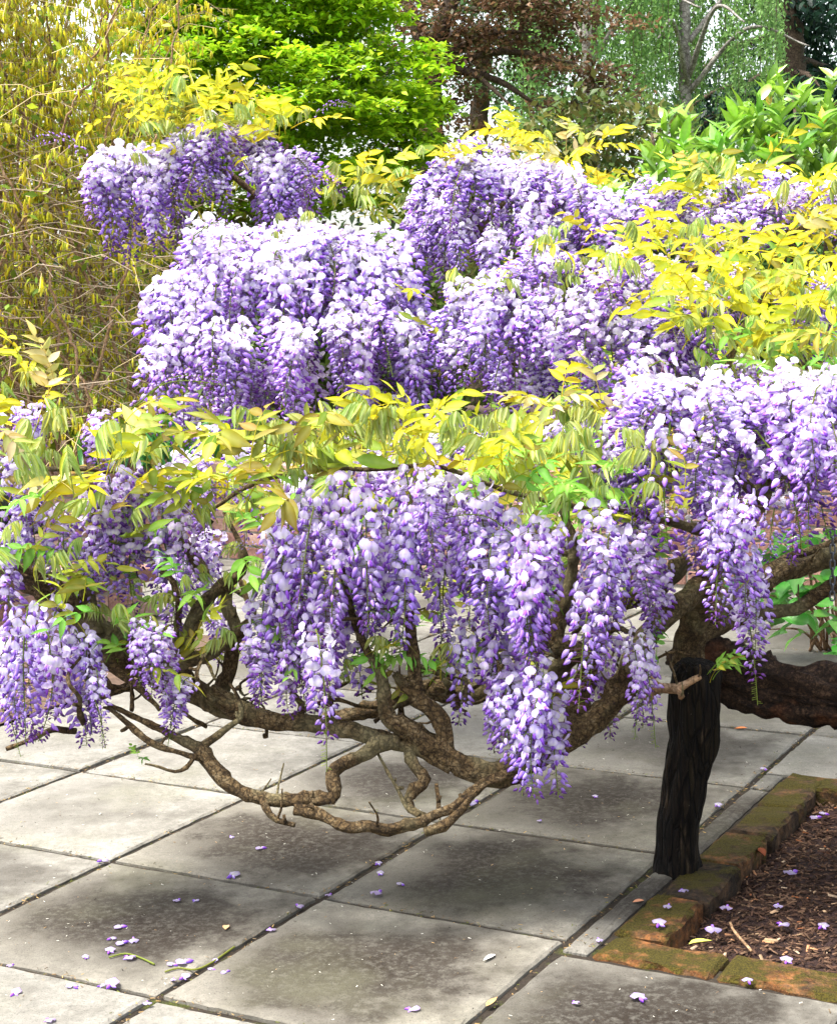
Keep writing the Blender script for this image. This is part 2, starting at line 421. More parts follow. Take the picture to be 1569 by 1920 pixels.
for j in range(-6, 8):
    for i in range(-9, 6):
        if i < -3 and j < 4: continue
        if i < -6: continue
        d = DIRT_TONE.get((i, j))
        if i >= 1 and -1 <= j <= 2:
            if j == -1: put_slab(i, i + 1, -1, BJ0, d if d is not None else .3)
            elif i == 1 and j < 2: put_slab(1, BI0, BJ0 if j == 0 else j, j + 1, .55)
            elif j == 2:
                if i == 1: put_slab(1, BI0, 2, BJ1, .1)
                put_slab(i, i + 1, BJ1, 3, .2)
            continue
        if j == 7 and i < 0: continue
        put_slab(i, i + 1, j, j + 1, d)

# soil of the left bed, and the raised bed behind the wall
sheet('bed_soil', [gp(-12, -7), gp(-3.0, -7), gp(-3.0, 4), gp(-12, 4)], .004, M_earth)
sheet('raised_soil', [gp(-14, 7.15), gp(4, 7.15), gp(4, 16), gp(-14, 16)], .5, M_earth)

# ------------------------------------------------------------------ bricks
def brick_mesh(L, W, H, seed, mat, bev=.008, jit=.0045):
    rr = random.Random(seed)
    v = []; f = []
    nx = 7
    # lofted cross-sections along the length, corners rounded with two points
    sec = [(-W / 2 + bev, 0), (W / 2 - bev, 0), (W / 2, -bev), (W / 2, -H), (-W / 2, -H), (-W / 2, -bev)]
    xs = [-L / 2, -L / 2 + bev] + [(-L / 2 + L * k / nx) for k in range(1, nx)] + [L / 2 - bev, L / 2]
    for k, x in enumerate(xs):
        e = bev if k in (0, len(xs) - 1) else 0
        for (y, z) in sec:
            v.append((x + rr.uniform(-jit, jit) * .5, y * (1 - e * 6) + rr.uniform(-jit, jit), (z - e * (1 if z > -H * .5 else 0)) + rr.uniform(-jit, jit) * .7))
    n = len(sec)
    for k in range(len(xs) - 1):
        for q in range(n):
            f.append((k * n + q, k * n + (q + 1) % n, (k + 1) * n + (q + 1) % n, (k + 1) * n + q))
    f.append(tuple(range(n - 1, -1, -1))); f.append(tuple((len(xs) - 1) * n + q for q in range(n)))
    me = bpy.data.meshes.new('brick'); me.from_pydata(v, [], [tuple(reversed(x)) for x in f]); me.materials.append(mat); me.update()
    return me
ANG_I = -YAW                     # rotation of the slab i-axis in world
edging = empty('brick_edging', gp(BI0, BJ0, 0))
tag(edging, 'low mossy orange brick edging around the dark mulch bed', 'edging')
eb = [brick_mesh(.235, .112, .12, 100 + k, M_edge) for k in range(5)]
eb_w = [brick_mesh(.25, .118, .12, 200 + k, M_edge, .009, .005) for k in range(4)]
def put_brick(me, i, j, z, ang, parent, tilt=.012):
    o = link('brick', me, parent)
    o.matrix_basis = Matrix.Translation(gp(i, j, z)) @ Matrix.Rotation(ANG_I + ang, 4, 'Z') @ Matrix.Rotation(R.gauss(0, tilt), 4, 'X') @ Matrix.Rotation(R.gauss(0, tilt), 4, 'Y')
    return o
U_ = 1 / SLAB
k = 0; x = BI0 * SLAB
while x < BI1 * SLAB:                                     # near row, almost flush with the slabs
    put_brick(eb_w[k % 4], (x + .128) * U_, BJ0 + .062 * U_, .001 + R.uniform(-.003, .004), 0, edging); x += .259; k += 1
y = BJ0 * SLAB + .128; k = 0
yend = BJ1 * SLAB - .13
while y < yend - .05:                                      # left row running away from the camera
    L = .247
    put_brick(eb[k % 5], BI0 + .058 * U_ + R.uniform(-.006, .006), (y + L / 2) * U_, .006 + R.uniform(-.006, .007), math.pi / 2, edging, .02); y += L; k += 1
x = BI0 * SLAB; k = 0
while x < BI1 * SLAB:
    put_brick(eb[k % 5], (x + .125) * U_, BJ1 - .06 * U_, .010, 0, edging); x += .25; k += 1
bed = sheet('mulch_bed', [gp(BI0 + .05, BJ0 + .05), gp(BI1, BJ0 + .05), gp(BI1, BJ1 - .05), gp(BI0 + .05, BJ1 - .05)], -.085, M_mulch)
# subdivided heap of mulch and loose chips
ni, nj = 60, 50
V = []; Fc = []; C = []
for a in range(ni + 1):
    for b in range(nj + 1):
        i = BI0 + .10 + (BI1 - BI0 - .1) * a / ni; j = BJ0 + .12 + (BJ1 - BJ0 - .24) * b / nj
        p = gp(i, j)
        e = min(a, ni - a, b, nj - b) / 6
        z = -.052 + .026 * min(1, e) + .014 * mnoise.noise(Vector((p.x * 7, p.y * 7, 0))) + .006 * mnoise.noise(Vector((p.x * 31, p.y * 31, 3)))
        V.append((p.x, p.y, z)); C.append((1, 1, 1))
for a in range(ni):
    for b in range(nj):
        q = a * (nj + 1) + b
        Fc.append((q, q + nj + 1, q + nj + 2, q + 1))
tag(link('mulch_heap', mesh_np('mulch_heap', V, Fc, np.array(C), M_mulch, True), bed), kind='stuff')
HV = np.array(V)
CH_T = [(-.5, -.12, 0), (.5, -.1, .01), (.45, .12, 0), (-.5, .1, .02), (-.45, -.1, .09), (.46, -.08, .1), (.42, .1, .09), (-.46, .08, .1)]
CH_F = [(4, 5, 6, 7), (0, 1, 5, 4), (1, 2, 6, 5), (2, 3, 7, 6), (3, 0, 4, 7)]
def chips(idx_pts, n, smin, smax, cols, name, parent, mat=M_chip, lift=.006):
    pos = idx_pts[NR.integers(0, len(idx_pts), n)] + np.c_[NR.normal(0, .012, (n, 2)), NR.uniform(0, lift, n)]
    col = np.array(cols)[NR.integers(0, len(cols), n)] * NR.uniform(.6, 1.3, (n, 1))
    v, f, c = scatter(CH_T, CH_F, pos, rot_batch(n, None, NR.normal(0, .22, n), NR.normal(0, .3, n)), NR.uniform(smin, smax, n), col)
    return tag(link(name, mesh_np(name, v, f, c, mat), parent), kind='stuff')
chips(HV, 42000, .006, .022, [(.055, .030, .020), (.038, .021, .014), (.09, .05, .032), (.022, .013, .009), (.13, .078, .048), (.065, .036, .024)], 'mulch_chips', bed)
near = HV[(np.abs(HV[:, 0] - gp(BI0 + .3, 1).x) < 9)]
chips(near[: 14 * (nj + 1)], 260, .012, .03, [(.32, .12, .05), (.4, .2, .1), (.3, .2, .12), (.45, .33, .22)], 'leaf_litter', bed, lift=.008)

# brick walls behind
def brick_wall(name, label, i0, i1, j, courses, z0=0., along='i'):
    base = empty(name, gp(i0, j, 0) if along == 'i' else gp(j, i0, 0))
    tag(base, label, 'wall', 'garden walls')
    L, H, W = .235, .075, .11
    n_len = (i1 - i0) * SLAB
    bm = [brick_mesh(L - .012, W, H - .012, 300 + k, M_brick, .005, .0025) for k in range(5)]
    core = MB()
    c0 = gp(i0, j) if along == 'i' else gp(j, i0); c1 = gp(i1, j) if along == 'i' else gp(j, i1)
    d = (c1 - c0).normalized(); nn = Vector((-d.y, d.x, 0)) * (W / 2 - .008)
    ht = courses * H - .01
    P4 = [c0 - nn, c1 - nn, c1 + nn, c0 + nn]
    core.add([Vector((p.x, p.y, -.02)) for p in P4] + [Vector((p.x, p.y, ht)) for p in P4], [(0, 1, 5, 4), (1, 2, 6, 5), (2, 3, 7, 6), (3, 0, 4, 7), (4, 5, 6, 7)], (1, 1, 1))
    link('mortar', core.mesh('mortar', M_mortar, False), base)
    for c in range(courses):
        x = (0 if c % 2 else -L / 2)
        while x < n_len:
            q = i0 + (x + L / 2) / SLAB
            z = (c + 1) * H
            if along == 'i': put_brick(R.choice(bm), q, j, z, 0, base, .004)
            else: put_brick(R.choice(bm), j, q, z, math.pi / 2, base, .004)
            x += L
    return base
brick_wall('brick_wall', 'pink brick wall behind the wisterias, holding up the raised bed', -7.5, 1.6, 7.08, 7)
brick_wall('low_wall', 'low brick wall beside the brown soil bed', 1.2, 4.2, -4.3, 4, along='j')

# ------------------------------------------------------------------ branches
def catmull(pts, step):
    P = [np.array(p, float) for p in pts]
    P = [2 * P[0] - P[1]] + P + [2 * P[-1] - P[-2]]
    out = []
    for k in range(1, len(P) - 2):
        a, b, c, d = P[k - 1], P[k], P[k + 1], P[k + 2]
        n = max(2, int(np.linalg.norm((c - b)[:3]) / step))
        for q in range(n):
            t = q / n
            out.append(.5 * ((2 * b) + (-a + c) * t + (2 * a - 5 * b + 4 * c - d) * t * t + (-a + 3 * b - 3 * c + d) * t ** 3))
    out.append(P[-2])
    return out
def tube(pts, sides=10, step=.014, rough=.16, rope=.1, seed=0, wander=0., knob=.0, groove=0.):
    """pts: (x, y, z, r). a gnarled tapering limb, closed at both ends"""
    S = catmull(pts, step)
    rr = random.Random(seed)
    knobs = []
    if knob:
        s = rr.uniform(.02, .06)
        while s < 9: knobs.append((s, rr.uniform(.1, 1) * knob, rr.uniform(0, 6.28))); s += rr.uniform(.025, .10)
    v = []; f = []; c = []
    prev = None; L = 0
    q0 = Vector((0, 0, 1))
    for k, s in enumerate(S):
        p = Vector(s[:3]); r = max(.0012, s[3])
        t = (Vector(S[min(k + 1, len(S) - 1)][:3]) - Vector(S[max(k - 1, 0)][:3])).normalized()
        if prev is None:
            nrm = t.orthogonal().normalized()
        else:
            nrm = (nrm - t * nrm.dot(t)).normalized(); L += (p - prev).length
        prev = p
        bn = t.cross(nrm)
        if wander: p = p + Vector((mnoise.noise(Vector((L * 9, seed, 0))), mnoise.noise(Vector((L * 9, seed, 7))), mnoise.noise(Vector((L * 9, seed, 13))))) * wander * r
        for a in range(sides):
            th = 2 * math.pi * a / sides
            e = mnoise.noise(Vector((math.cos(th) * 1.4, math.sin(th) * 1.4, L / max(r, .006) * .55 + seed * 3.7))) * rough * 1.6
            e += rope * math.sin(3 * th + L * 14 + seed)
            if sides >= 9:
                e += mnoise.noise(Vector((math.cos(th) * 3.6, math.sin(th) * 3.6, L * 26 + seed))) * rough * .8
            if groove:
                e -= groove * max(0, .35 - abs(mnoise.noise(Vector((math.cos(th) * 5, math.sin(th) * 5, L * 3.5 + seed))))) 
            for (ks, ka, kt) in knobs:
                if abs(ks - L) < .03: e += ka * math.exp(-((ks - L) / .009) ** 2) * (.5 + .5 * math.cos(th - kt))
            v.append(p + (nrm * math.cos(th) + bn * math.sin(th)) * (r * (1 + e)))
            c.append((1, 1, 1))
        if k:
            b0 = (k - 1) * sides
            for a in range(sides):
                f.append((b0 + a, b0 + (a + 1) % sides, b0 + sides + (a + 1) % sides, b0 + sides + a))
    f.append(tuple(range(sides - 1, -1, -1))); f.append(tuple(len(v) - sides + a for a in range(sides)))
    return v, f, c
def limb(name, pix, parent, mat=M_bark, seed=None, thin_by=.88, **kw):
    """pix: (px, py, distance, radius in px)"""
    pts = [(*at(a, b, d), r * thin_by * d / F_PX) for a, b, d, r in pix]
    mb = MB(); seed = R.randint(0, 999) if seed is None else seed
    v, f, c = tube(pts, seed=seed, **kw)
    mb.add(v, f, c)
    return link(name, mb.mesh(name, mat), parent)

# ------------------------------------------------------------------ wisteria florets
PALE = (.86, .80, .95); LIL = (.45, .25, .81); VIO = (.26, .06, .57); DEEP = (.15, .04, .36); CREAM = (.82, .82, .6)
def lerp(a, b, t): return tuple(x + (y - x) * t for x, y in zip(a, b))
def banner(rr, w, h, fade_lit=0.):
    pale = lerp(PALE, (.93, .91, .96), fade_lit); lil = lerp(LIL, (.78, .68, .92), fade_lit)  # upper florets whitened: age fade plus bright top light put into the colour
    vs = []; cs = []; nu, nv = 6, 4
    refl = rr.uniform(.05, .4)
    for b in range(nv + 1):
        vv = b / nv
        wid = w * (.30 + .78 * math.sin(math.pi * min(1, .18 + .62 * vv)) ** 1.0 - (.36 * max(0, vv - .62) / .38))
        for a in range(nu + 1):
            u = a / nu * 2 - 1
            y = u * wid * .5
            z = h * (vv - .10 * u * u * vv) - (.05 * h if (a == nu // 2 and b == nv) else 0)
            o = .10 * h * (1 - abs(u)) - refl * h * (.55 * vv ** 1.6 + .35 * u * u * (0.4 + vv)) + .10 * h * math.sin(vv * 3.1)
            vs.append((o, y, z))
            edge = max(abs(u), vv)
            col = lerp(pale, lil, max(0, edge - .45) * 1.1)
            if abs(u) < .12: col = lerp(col, lil, .35)
            if vv < .3 and abs(u) < .4: col = lerp(CREAM, col, min(1, vv * 2.4 + abs(u)))
            cs.append(col)
    fs = [(b * (nu + 1) + a, b * (nu + 1) + a + 1, (b + 1) * (nu + 1) + a + 1, (b + 1) * (nu + 1) + a) for b in range(nv) for a in range(nu)]
    return vs, fs, cs
def pod(rr, L, W, c0, c1, nr=4, ns=6, curve=.15):
    """keel and wings, or a closed bud: a flattened boat along +X"""
    vs = [(0, 0, 0)]; cs = [c0]; fs = []
    for k in range(1, nr + 1):
        t = k / (nr + .6)
        r = W * .5 * math.sin(math.pi * t ** .75) ** .8
        for a in range(ns):
            th = 2 * math.pi * a / ns
            vs.append((L * t, math.cos(th) * r * .72, math.sin(th) * r - curve * L * t * t + .02 * L))
            cs.append(lerp(c0, c1, min(1, max(0, t * 1.1 - .12 * math.sin(th)))))
    vs.append((L, 0, -curve * L)); cs.append(c1)
    for a in range(ns): fs.append((0, 1 + (a + 1) % ns, 1 + a))
    for k in range(nr - 1):
        for a in range(ns):
            q = 1 + k * ns
            fs.append((q + a, q + (a + 1) % ns, q + ns + (a + 1) % ns, q + ns + a))
    q = 1 + (nr - 1) * ns
    for a in range(ns): fs.append((q + a, q + (a + 1) % ns, len(vs) - 1))
    return vs, fs, cs
def frame(o, u):
    o = o.normalized(); s = u.cross(o).normalized(); u2 = o.cross(s)
    return Matrix((o, s, u2)).transposed()
def put(mb, geo, M, p, tint=1.):
    vs, fs, cs = geo
    mb.add([M @ Vector(v) + p for v in vs], fs, [tuple(x * tint for x in c) for c in cs])
def floret(mb, rr, p, out, size, open_, fade_lit=0.):
    """p: where the pedicel ends; out: outward direction"""
    down = Vector((0, 0, -1))
    tw = rr.uniform(.86, 1.12)
    if open_ > .5:
        o = (out + down * rr.uniform(-.15, .35) + Vector((rr.gauss(0, .36), rr.gauss(0, .36), rr.gauss(0, .22)))).normalized()
        M = frame(o, Vector((rr.gauss(0, .15), rr.gauss(0, .15), 1)))
        w = size * rr.uniform(.95, 1.2)
        B = M @ Matrix.Rotation(-rr.uniform(-.35, .35), 3, 'Y')
        put(mb, banner(rr, w * rr.uniform(.85, 1.08), w * rr.uniform(.66, .86), fade_lit), B, p + o * size * .04, tw)
        K = M @ Matrix.Rotation(rr.uniform(.25, .75), 3, 'Y')
        ca, cb = lerp(VIO, LIL, rr.uniform(0, .7)), lerp(VIO, DEEP, rr.uniform(0, .4))
        put(mb, pod(rr, size * .74, size * .42, lerp(ca, PALE, fade_lit * .7), lerp(cb, LIL, fade_lit * .8)), K, p, tw)
        if rr.random() < .75:           # wing petals, paler, spread from the keel
            for sgn in (-1, 1):
                Wm = M @ Matrix.Rotation(sgn * rr.uniform(.1, .45), 3, 'Z') @ Matrix.Rotation(rr.uniform(.2, .55), 3, 'Y')
                put(mb, pod(rr, size * .66, size * .33, lerp(lerp(LIL, PALE, rr.uniform(.1, .8)), (.9, .87, .96), fade_lit), lerp(lerp(LIL, VIO, rr.uniform(.1, .8)), PALE, fade_lit * .7), 3, 4), Wm, p + M @ Vector((0, sgn * size * .06, 0)), tw)
    else:
        o = (out + down * rr.uniform(.1, .7) + Vector((rr.gauss(0, .15), rr.gauss(0, .15), 0))).normalized()
        M = frame(o, Vector((0, 0, 1)))
        L = size * (.55 + .62 * open_ * 2)
        c0 = lerp(LIL, PALE, rr.uniform(.1, .9)); c1 = lerp(VIO, LIL, rr.uniform(.1, .9))
        if open_ < .15: c0, c1 = lerp(VIO, (.16, .09, .16), .5), lerp(DEEP, (.12, .06, .14), .5)
        put(mb, pod(rr, L, L * .5, c0, c1, 4, 6, .22), M, p, tw)
STEM_C = (.20, .27, .05); PED_C = (.22, .10, .16)
def thin(mb, a, b, r, c, sides=3):
    d = (b - a)
    if d.length < 1e-6: return
    d.normalize(); n = d.orthogonal().normalized(); m_ = d.cross(n)
    vs = []
    for p in (a, b):
        for k in range(sides):
            th = 2 * math.pi * k / sides
            vs.append(p + (n * math.cos(th) + m_ * math.sin(th)) * r)
    mb.add(vs, [(k, (k + 1) % sides, sides + (k + 1) % sides, sides + k) for k in range(sides)], c)
def raceme(seed, L=.32, n=70, opened=.66, size=.031, wide=.05, bare=0., lean=.05, fade_lit_amt=1.):
    """hangs from the origin towards -Z, bending out along +X first. bare: flowerless lower end of the stalk"""
    rr = random.Random(seed)
    fl = MB(); st = MB()
    sx, sy = rr.uniform(-.03, .03), rr.uniform(-.03, .03)
    def pos(t):
        return Vector((lean * (1 - math.exp(-5 * t)) + sx * t * t, sy * math.sin(2.5 * t), .012 * math.sin(min(1, t * 8) * math.pi) - L * t))
    ga = rr.uniform(0, 6)
    prev = pos(0)
    for k in range(1, 15):
        q = pos(k / 14); thin(st, prev, q, .0026 - .0014 * k / 14, STEM_C, 4); prev = q
    for k in range(n):
        t = (k + .6) / n
        tt = .02 + (1 - bare - .02) * t ** .96
        a = ga + k * 2.39996 + rr.gauss(0, .25)
        out = Vector((math.cos(a), math.sin(a), rr.gauss(0, .12))).normalized()
        pr = wide * (1.05 - .74 * t) * rr.uniform(.45, 1.1)
        op = 1. if t < opened + rr.gauss(0, .06) else max(.05, .5 * (1 - (t - opened) / (1.02 - opened)))
        root = pos(tt)
        p = root + out * pr + Vector((0, 0, -pr * rr.uniform(.0, .5) + .006))
        sz = size * (1. if op > .5 else .92) * rr.uniform(.85, 1.12) * (1 - .12 * t)
        thin(st, root, p, .0009, PED_C if rr.random() < .7 else STEM_C)
        floret(fl, rr, p, out, sz, op, fade_lit_amt * max(0., min(1., 1.05 - 2.6 * t + rr.gauss(0, .18))))  # sunlit white painted in towards the raceme's upper end, with the age fade
    if bare:
        for k in range(12):
            tt = 1 - bare + bare * k / 12
            a = rr.uniform(0, 6.3); out = Vector((math.cos(a), math.sin(a), -.2))
            root = pos(tt); thin(st, root, root + out * .014, .0009, STEM_C)
    return fl.mesh('raceme', M_petal), st.mesh('stalk', M_leaf)
RAC = [raceme(s, L=.32, n=68 + (s % 3) * 6, opened=.30 + .09 * (s % 4), wide=.046 + .004 * (s % 3), lean=.03 + .02 * (s % 3)) for s in range(10)]
RAC_BUD = [raceme(40 + s, L=.33, n=78, opened=.05 + .1 * (s % 2), size=.03, wide=.042, lean=.04) for s in range(4)]
RAC_BARE = [raceme(60 + s, L=.36, n=52, opened=.45, wide=.044, bare=.22) for s in range(3)]
RAC_SMALL = [raceme(80 + s, L=.2, n=46, opened=0., size=.013, wide=.02, lean=.12) for s in range(3)]
RAC += [raceme(120 + s, L=.3, n=60, opened=.95, wide=.056, lean=.06) for s in range(3)]
RAC_F = [raceme(160 + s, L=.32, n=66 + (s % 3) * 5, opened=.34 + .1 * (s % 4), wide=.046 + .005 * (s % 3), lean=.03 + .02 * (s % 3), fade_lit_amt=.2) for s in range(9)]  # front set keeps little of the painted top light
KIND = {'front': RAC_F, 'open': RAC, 'bud': RAC_BUD, 'bare': RAC_BARE, 'small': RAC_SMALL}
KLEN = {'front': .32, 'open': .32, 'bud': .33, 'bare': .36, 'small': .2}
def hang(plant, p, length, kind='open', face=None, tilt=.08, fat=1., drape=0.):
    """one raceme of the plant: world point p, length in metres"""
    fl, st = R.choice(KIND[kind])
    s = length / KLEN[kind]
    s_w = fat * (.45 + .55 * s) if s < 1.3 else fat * 1.15
    yaw = R.uniform(0, 6.28) if face is None else face + R.gauss(0, .4)
    M = Matrix.Translation(p) @ Matrix.Rotation(R.gauss(0, tilt), 4, 'X') @ Matrix.Rotation(R.gauss(0, tilt), 4, 'Y') @ Matrix.Rotation(yaw, 4, 'Z') @ Matrix.Rotation(-drape, 4, 'Y') @ Matrix.Diagonal((s_w, s_w, s, 1))
    o = link('raceme', fl, plant, mat4=M)
    q = bpy.data.objects.new('stalk', st); COL.objects.link(q); q.parent = o
    return o

# ------------------------------------------------------------------ wisteria leaves
YEL = (.62, .53, .003); YEL2 = (.44, .46, .008); OLI = (.24, .25, .012); GRN = (.17, .32, .03); PGR = (.34, .46, .09); BRZ = (.45, .36, .10); FRESH = (.16, .42, .03)
def leaflet(mb, M, p, L, W, fold, droop, c0, c1, rr, nst=5, stripe=0.):
    vs = []; cs = []
    wave = rr.uniform(-.05, .05)
    for k in range(nst + 1):
        t = k / nst
        w = W * .5 * (math.sin(math.pi * t ** .72) ** .85 if 0 < t < 1 else 0.)
        if k == nst - 1: w *= .75
        x = L * t; z = -droop * L * t * t
        for sgn in (-1, 0, 1):
            vs.append(M @ Vector((x - abs(sgn) * .04 * L, sgn * w * math.cos(fold), z + abs(sgn) * w * math.sin(fold) + sgn * wave * w)) + p)
            base = lerp(c0, c1, t * .6 + .2 * rr.random())
            cs.append(lerp(base, (.75, .8, .45), stripe) if sgn == 0 else base)
    fs = []
    for k in range(nst):
        for a in (0, 1): fs.append((k * 3 + a, k * 3 + a + 1, (k + 1) * 3 + a + 1, (k + 1) * 3 + a))
    mb.add(vs, fs, cs)
def compound(seed, mode, cols, big=1.):
    """one pinnate leaf, growing from the origin along +X and rising a little"""
    rr = random.Random(seed); mb = MB()
    pairs = rr.choice((3, 4, 4)) if mode == 'flat' else rr.choice((4, 5))
    L = rr.uniform(.13, .19) if mode == 'flat' else .12
    arch = rr.uniform(.15, .7)
    if mode == 'flat':
        def pos(t): return Vector((L * t, 0, L * (.45 * t - arch * t * t)))
    else:
        def pos(t): return Vector((L * .55 * t * t, 0, L * (1.1 * t - .45 * t * t * t)))
    prev = pos(0)
    c = cols[0]
    for k in range(1, 8):
        q = pos(k / 7); thin(mb, prev, q, .0016 - .0008 * k / 7, lerp(c, (.3, .2, .06), .3)); prev = q
    for k in range(pairs + 1):
        t = (.35 + .65 * k / pairs) if mode == 'flat' else (.55 + .45 * k / pairs)
        p = pos(t); tg = (pos(min(1, t + .02)) - pos(t - .02)).normalized()
        size = (.060 if mode == 'flat' else .050) * big * (1.05 - .35 * abs(t - .6)) * rr.uniform(.85, 1.15)
        for sgn in ((-1, 1) if k < pairs else (0,)):
            side = Vector((0, sgn, 0))
            ca = cols[rr.randrange(len(cols))]; cb = cols[rr.randrange(len(cols))]
            if mode == 'flat':
                d = (tg * (.55 if sgn else 1) + side * .9 + Vector((0, 0, rr.uniform(-.8, .45)))).normalized()
                M = frame(d, Vector((rr.gauss(0, .5), rr.gauss(0, .5), 1)))
                leaflet(mb, M, p, size * (1.2 if not sgn else 1.), size * .40, rr.uniform(.05, .7), rr.uniform(-.1, .4), ca, cb, rr, 6, .15)
            else:
                d = (Vector((rr.uniform(-.25, .45), 0, 0)) + side * rr.uniform(.1, .36) + Vector((0, 0, -1))).normalized()
                M = frame(d, (side + Vector((rr.uniform(-.6, .8), 0, .2))) if sgn else Vector((1, 0, .1)))
                leaflet(mb, M, p, size * 1.1, size * .34, rr.uniform(.6, 1.25), rr.uniform(-.25, .15), ca, cb, rr, 5, .6)
    return mb.mesh('leaf', M_leaf)
def rndsize(k): return (.78, .9, 1.0, .85, 1.1, .8, .95)[k % 7]
LV_Y = [compound(s, 'flat', [YEL, YEL, YEL2, (.40, .48, .02)], rndsize(s)) for s in range(7)]
LV_O = [compound(20 + s, 'flat', [YEL2, (.30, .36, .02), OLI, OLI, GRN, (.3, .2, .03)], .92 + .1 * (s % 3)) for s in range(6)]
LV_D = [compound(40 + s, 'droop', [PGR, GRN, PGR, YEL2]) for s in range(6)]
LV_B = [compound(60 + s, 'flat', [BRZ, (.5, .42, .22), PGR]) for s in range(3)]
LV_G = [compound(80 + s, 'flat', [FRESH, (.2, .45, .05)]) for s in range(3)]
LKIND = {'y': LV_Y, 'o': LV_O, 'd': LV_D, 'b': LV_B, 'g': LV_G}
def leaf_at(plant, p, kind, yaw=None, pitch=None, s=None):
    yaw = R.uniform(0, 6.28) if yaw is None else yaw
    pitch = R.uniform(-.9, .1) if pitch is None else pitch
    s = R.uniform(.75, 1.2) if s is None else s
    if kind == 'd': pitch = R.uniform(-.35, .45)
    M = Matrix.Translation(p) @ Matrix.Rotation(yaw, 4, 'Z') @ Matrix.Rotation(pitch, 4, 'Y') @ Matrix.Rotation(R.gauss(0, .35), 4, 'X') @ Matrix.Scale(s, 4)
    return link('leaf', R.choice(LKIND[kind]), plant, mat4=M)
def leaves(plant, x0, x1, y0, y1, d, n, mix, dj=.18, s=(.75, 1.2)):
    for k in range(n):
        x = x0 + (x1 - x0) * (k + R.random()) / n; y = R.uniform(y0, y1)
        leaf_at(plant, at(x, y, d + R.uniform(-dj, dj)), R.choice(mix + 'd'), s=R.uniform(*s) * .9)

# ------------------------------------------------------------------ the front wisteria
base_w = gnd(1760, 1720)
W1 = empty('wisteria', base_w)
tag(W1, 'low gnarled wisteria with bare twisted limbs and long lilac racemes above the paving', 'wisteria', 'wisterias')
limb('trunk', [(1262, 1238, 3.86, 30), (1300, 1235, 3.88, 48), (1350, 1255, 3.88, 62), (1420, 1285, 3.82, 68), (1500, 1300, 3.76, 60), (1600, 1315, 3.7, 64),
               (1700, 1350, 3.6, 70), (1765, 1460, 3.5, 78), (1775, 1600, 3.42, 84), (1770, 1760, 3.36, 100)], W1, M_log, 5, sides=48, step=.009, rough=.26, rope=.07, knob=.2, groove=.55)
B = lambda *pix, **kw: limb('branch', pix, W1, **{'knob': .75, 'rough': .22, **kw})
B((1285, 1250, 3.84, 36), (1295, 1180, 3.82, 30), (1328, 1095, 3.75, 27), (1370, 1015, 3.7, 23), (1420, 935, 3.65, 22), (1470, 860, 3.6, 15), (1500, 790, 3.6, 9), sides=20, step=.01, rough=.22, knob=.45, groove=.3)
B((1335, 1090, 3.76, 28), (1272, 1135, 3.7, 23), (1222, 1180, 3.65, 25), (1188, 1240, 3.6, 27), (1150, 1310, 3.58, 26), (1090, 1372, 3.56, 27), (1010, 1415, 3.53, 28), (930, 1450, 3.5, 27),
  (880, 1440, 3.5, 27), (820, 1405, 3.5, 25), (765, 1368, 3.5, 22), (728, 1345, 3.5, 17), (720, 1300, 3.5, 14), (712, 1260, 3.5, 12), (690, 1225, 3.5, 9), (660, 1150, 3.52, 7), (640, 1040, 3.55, 6), (655, 930, 3.55, 4), sides=20, step=.01, rough=.22, knob=.45, groove=.3)
B((1285, 1050, 3.85, 17), (1240, 1095, 3.82, 19), (1200, 1120, 3.8, 17), (1160, 1135, 3.78, 14), (1080, 1160, 3.8, 10), sides=16, step=.011)
B((1065, 1385, 3.58, 24), (1078, 1345, 3.6, 22), (1094, 1280, 3.6, 21), (1100, 1236, 3.6, 20), (1075, 1222, 3.6, 20), (1046, 1206, 3.62, 17), (1052, 1150, 3.62, 15), (1070, 1085, 3.62, 13), (1072, 1010, 3.6, 10), (1040, 930, 3.6, 6), sides=16, step=.011)
B((1085, 1215, 3.66, 18), (1050, 1250, 3.72, 20), (1040, 1290, 3.78, 22), (960, 1290, 3.84, 22), (860, 1300, 3.88, 22), (800, 1292, 3.9, 19), (700, 1330, 3.95, 16), (610, 1350, 4.0, 13), sides=16, step=.011)
B((740, 1262, 3.5, 8), (760, 1286, 3.5, 12), (786, 1308, 3.5, 15), (814, 1333, 3.5, 18), (832, 1365, 3.5, 18), (832, 1405, 3.5, 20), sides=16, step=.011, knob=.7)
B((786, 1308, 3.5, 14), (776, 1260, 3.5, 14), (770, 1180, 3.5, 11), (764, 1080, 3.5, 8), (780, 950, 3.52, 5))
B((395, 1298, 3.62, 21), (440, 1325, 3.6, 22), (490, 1348, 3.58, 20), (545, 1354, 3.56, 18), (600, 1358, 3.55, 18), (665, 1372, 3.53, 18), (720, 1388, 3.52, 17), (780, 1400, 3.51, 18), (850, 1432, 3.5, 22), sides=16, step=.011, knob=.3)
B((745, 1392, 3.5, 15), (710, 1394, 3.48, 15), (679, 1416, 3.46, 14), (642, 1433, 3.44, 14), (624, 1450, 3.43, 14), (630, 1477, 3.42, 14), (622, 1498, 3.42, 14), (584, 1497, 3.42, 13), (545, 1501, 3.42, 12), (497, 1498, 3.43, 13),
  (458, 1486, 3.44, 13), (419, 1460, 3.46, 15), (389, 1425, 3.48, 15), (371, 1402, 3.5, 14), (330, 1383, 3.52, 9), (290, 1362, 3.54, 7), (250, 1343, 3.56, 6), (200, 1318, 3.58, 4), sides=16, step=.011)
B((385, 1425, 3.48, 8), (340, 1412, 3.48, 5), (300, 1400, 3.49, 8), (272, 1384, 3.5, 7), (235, 1352, 3.52, 6), (205, 1328, 3.54, 4), sides=8)
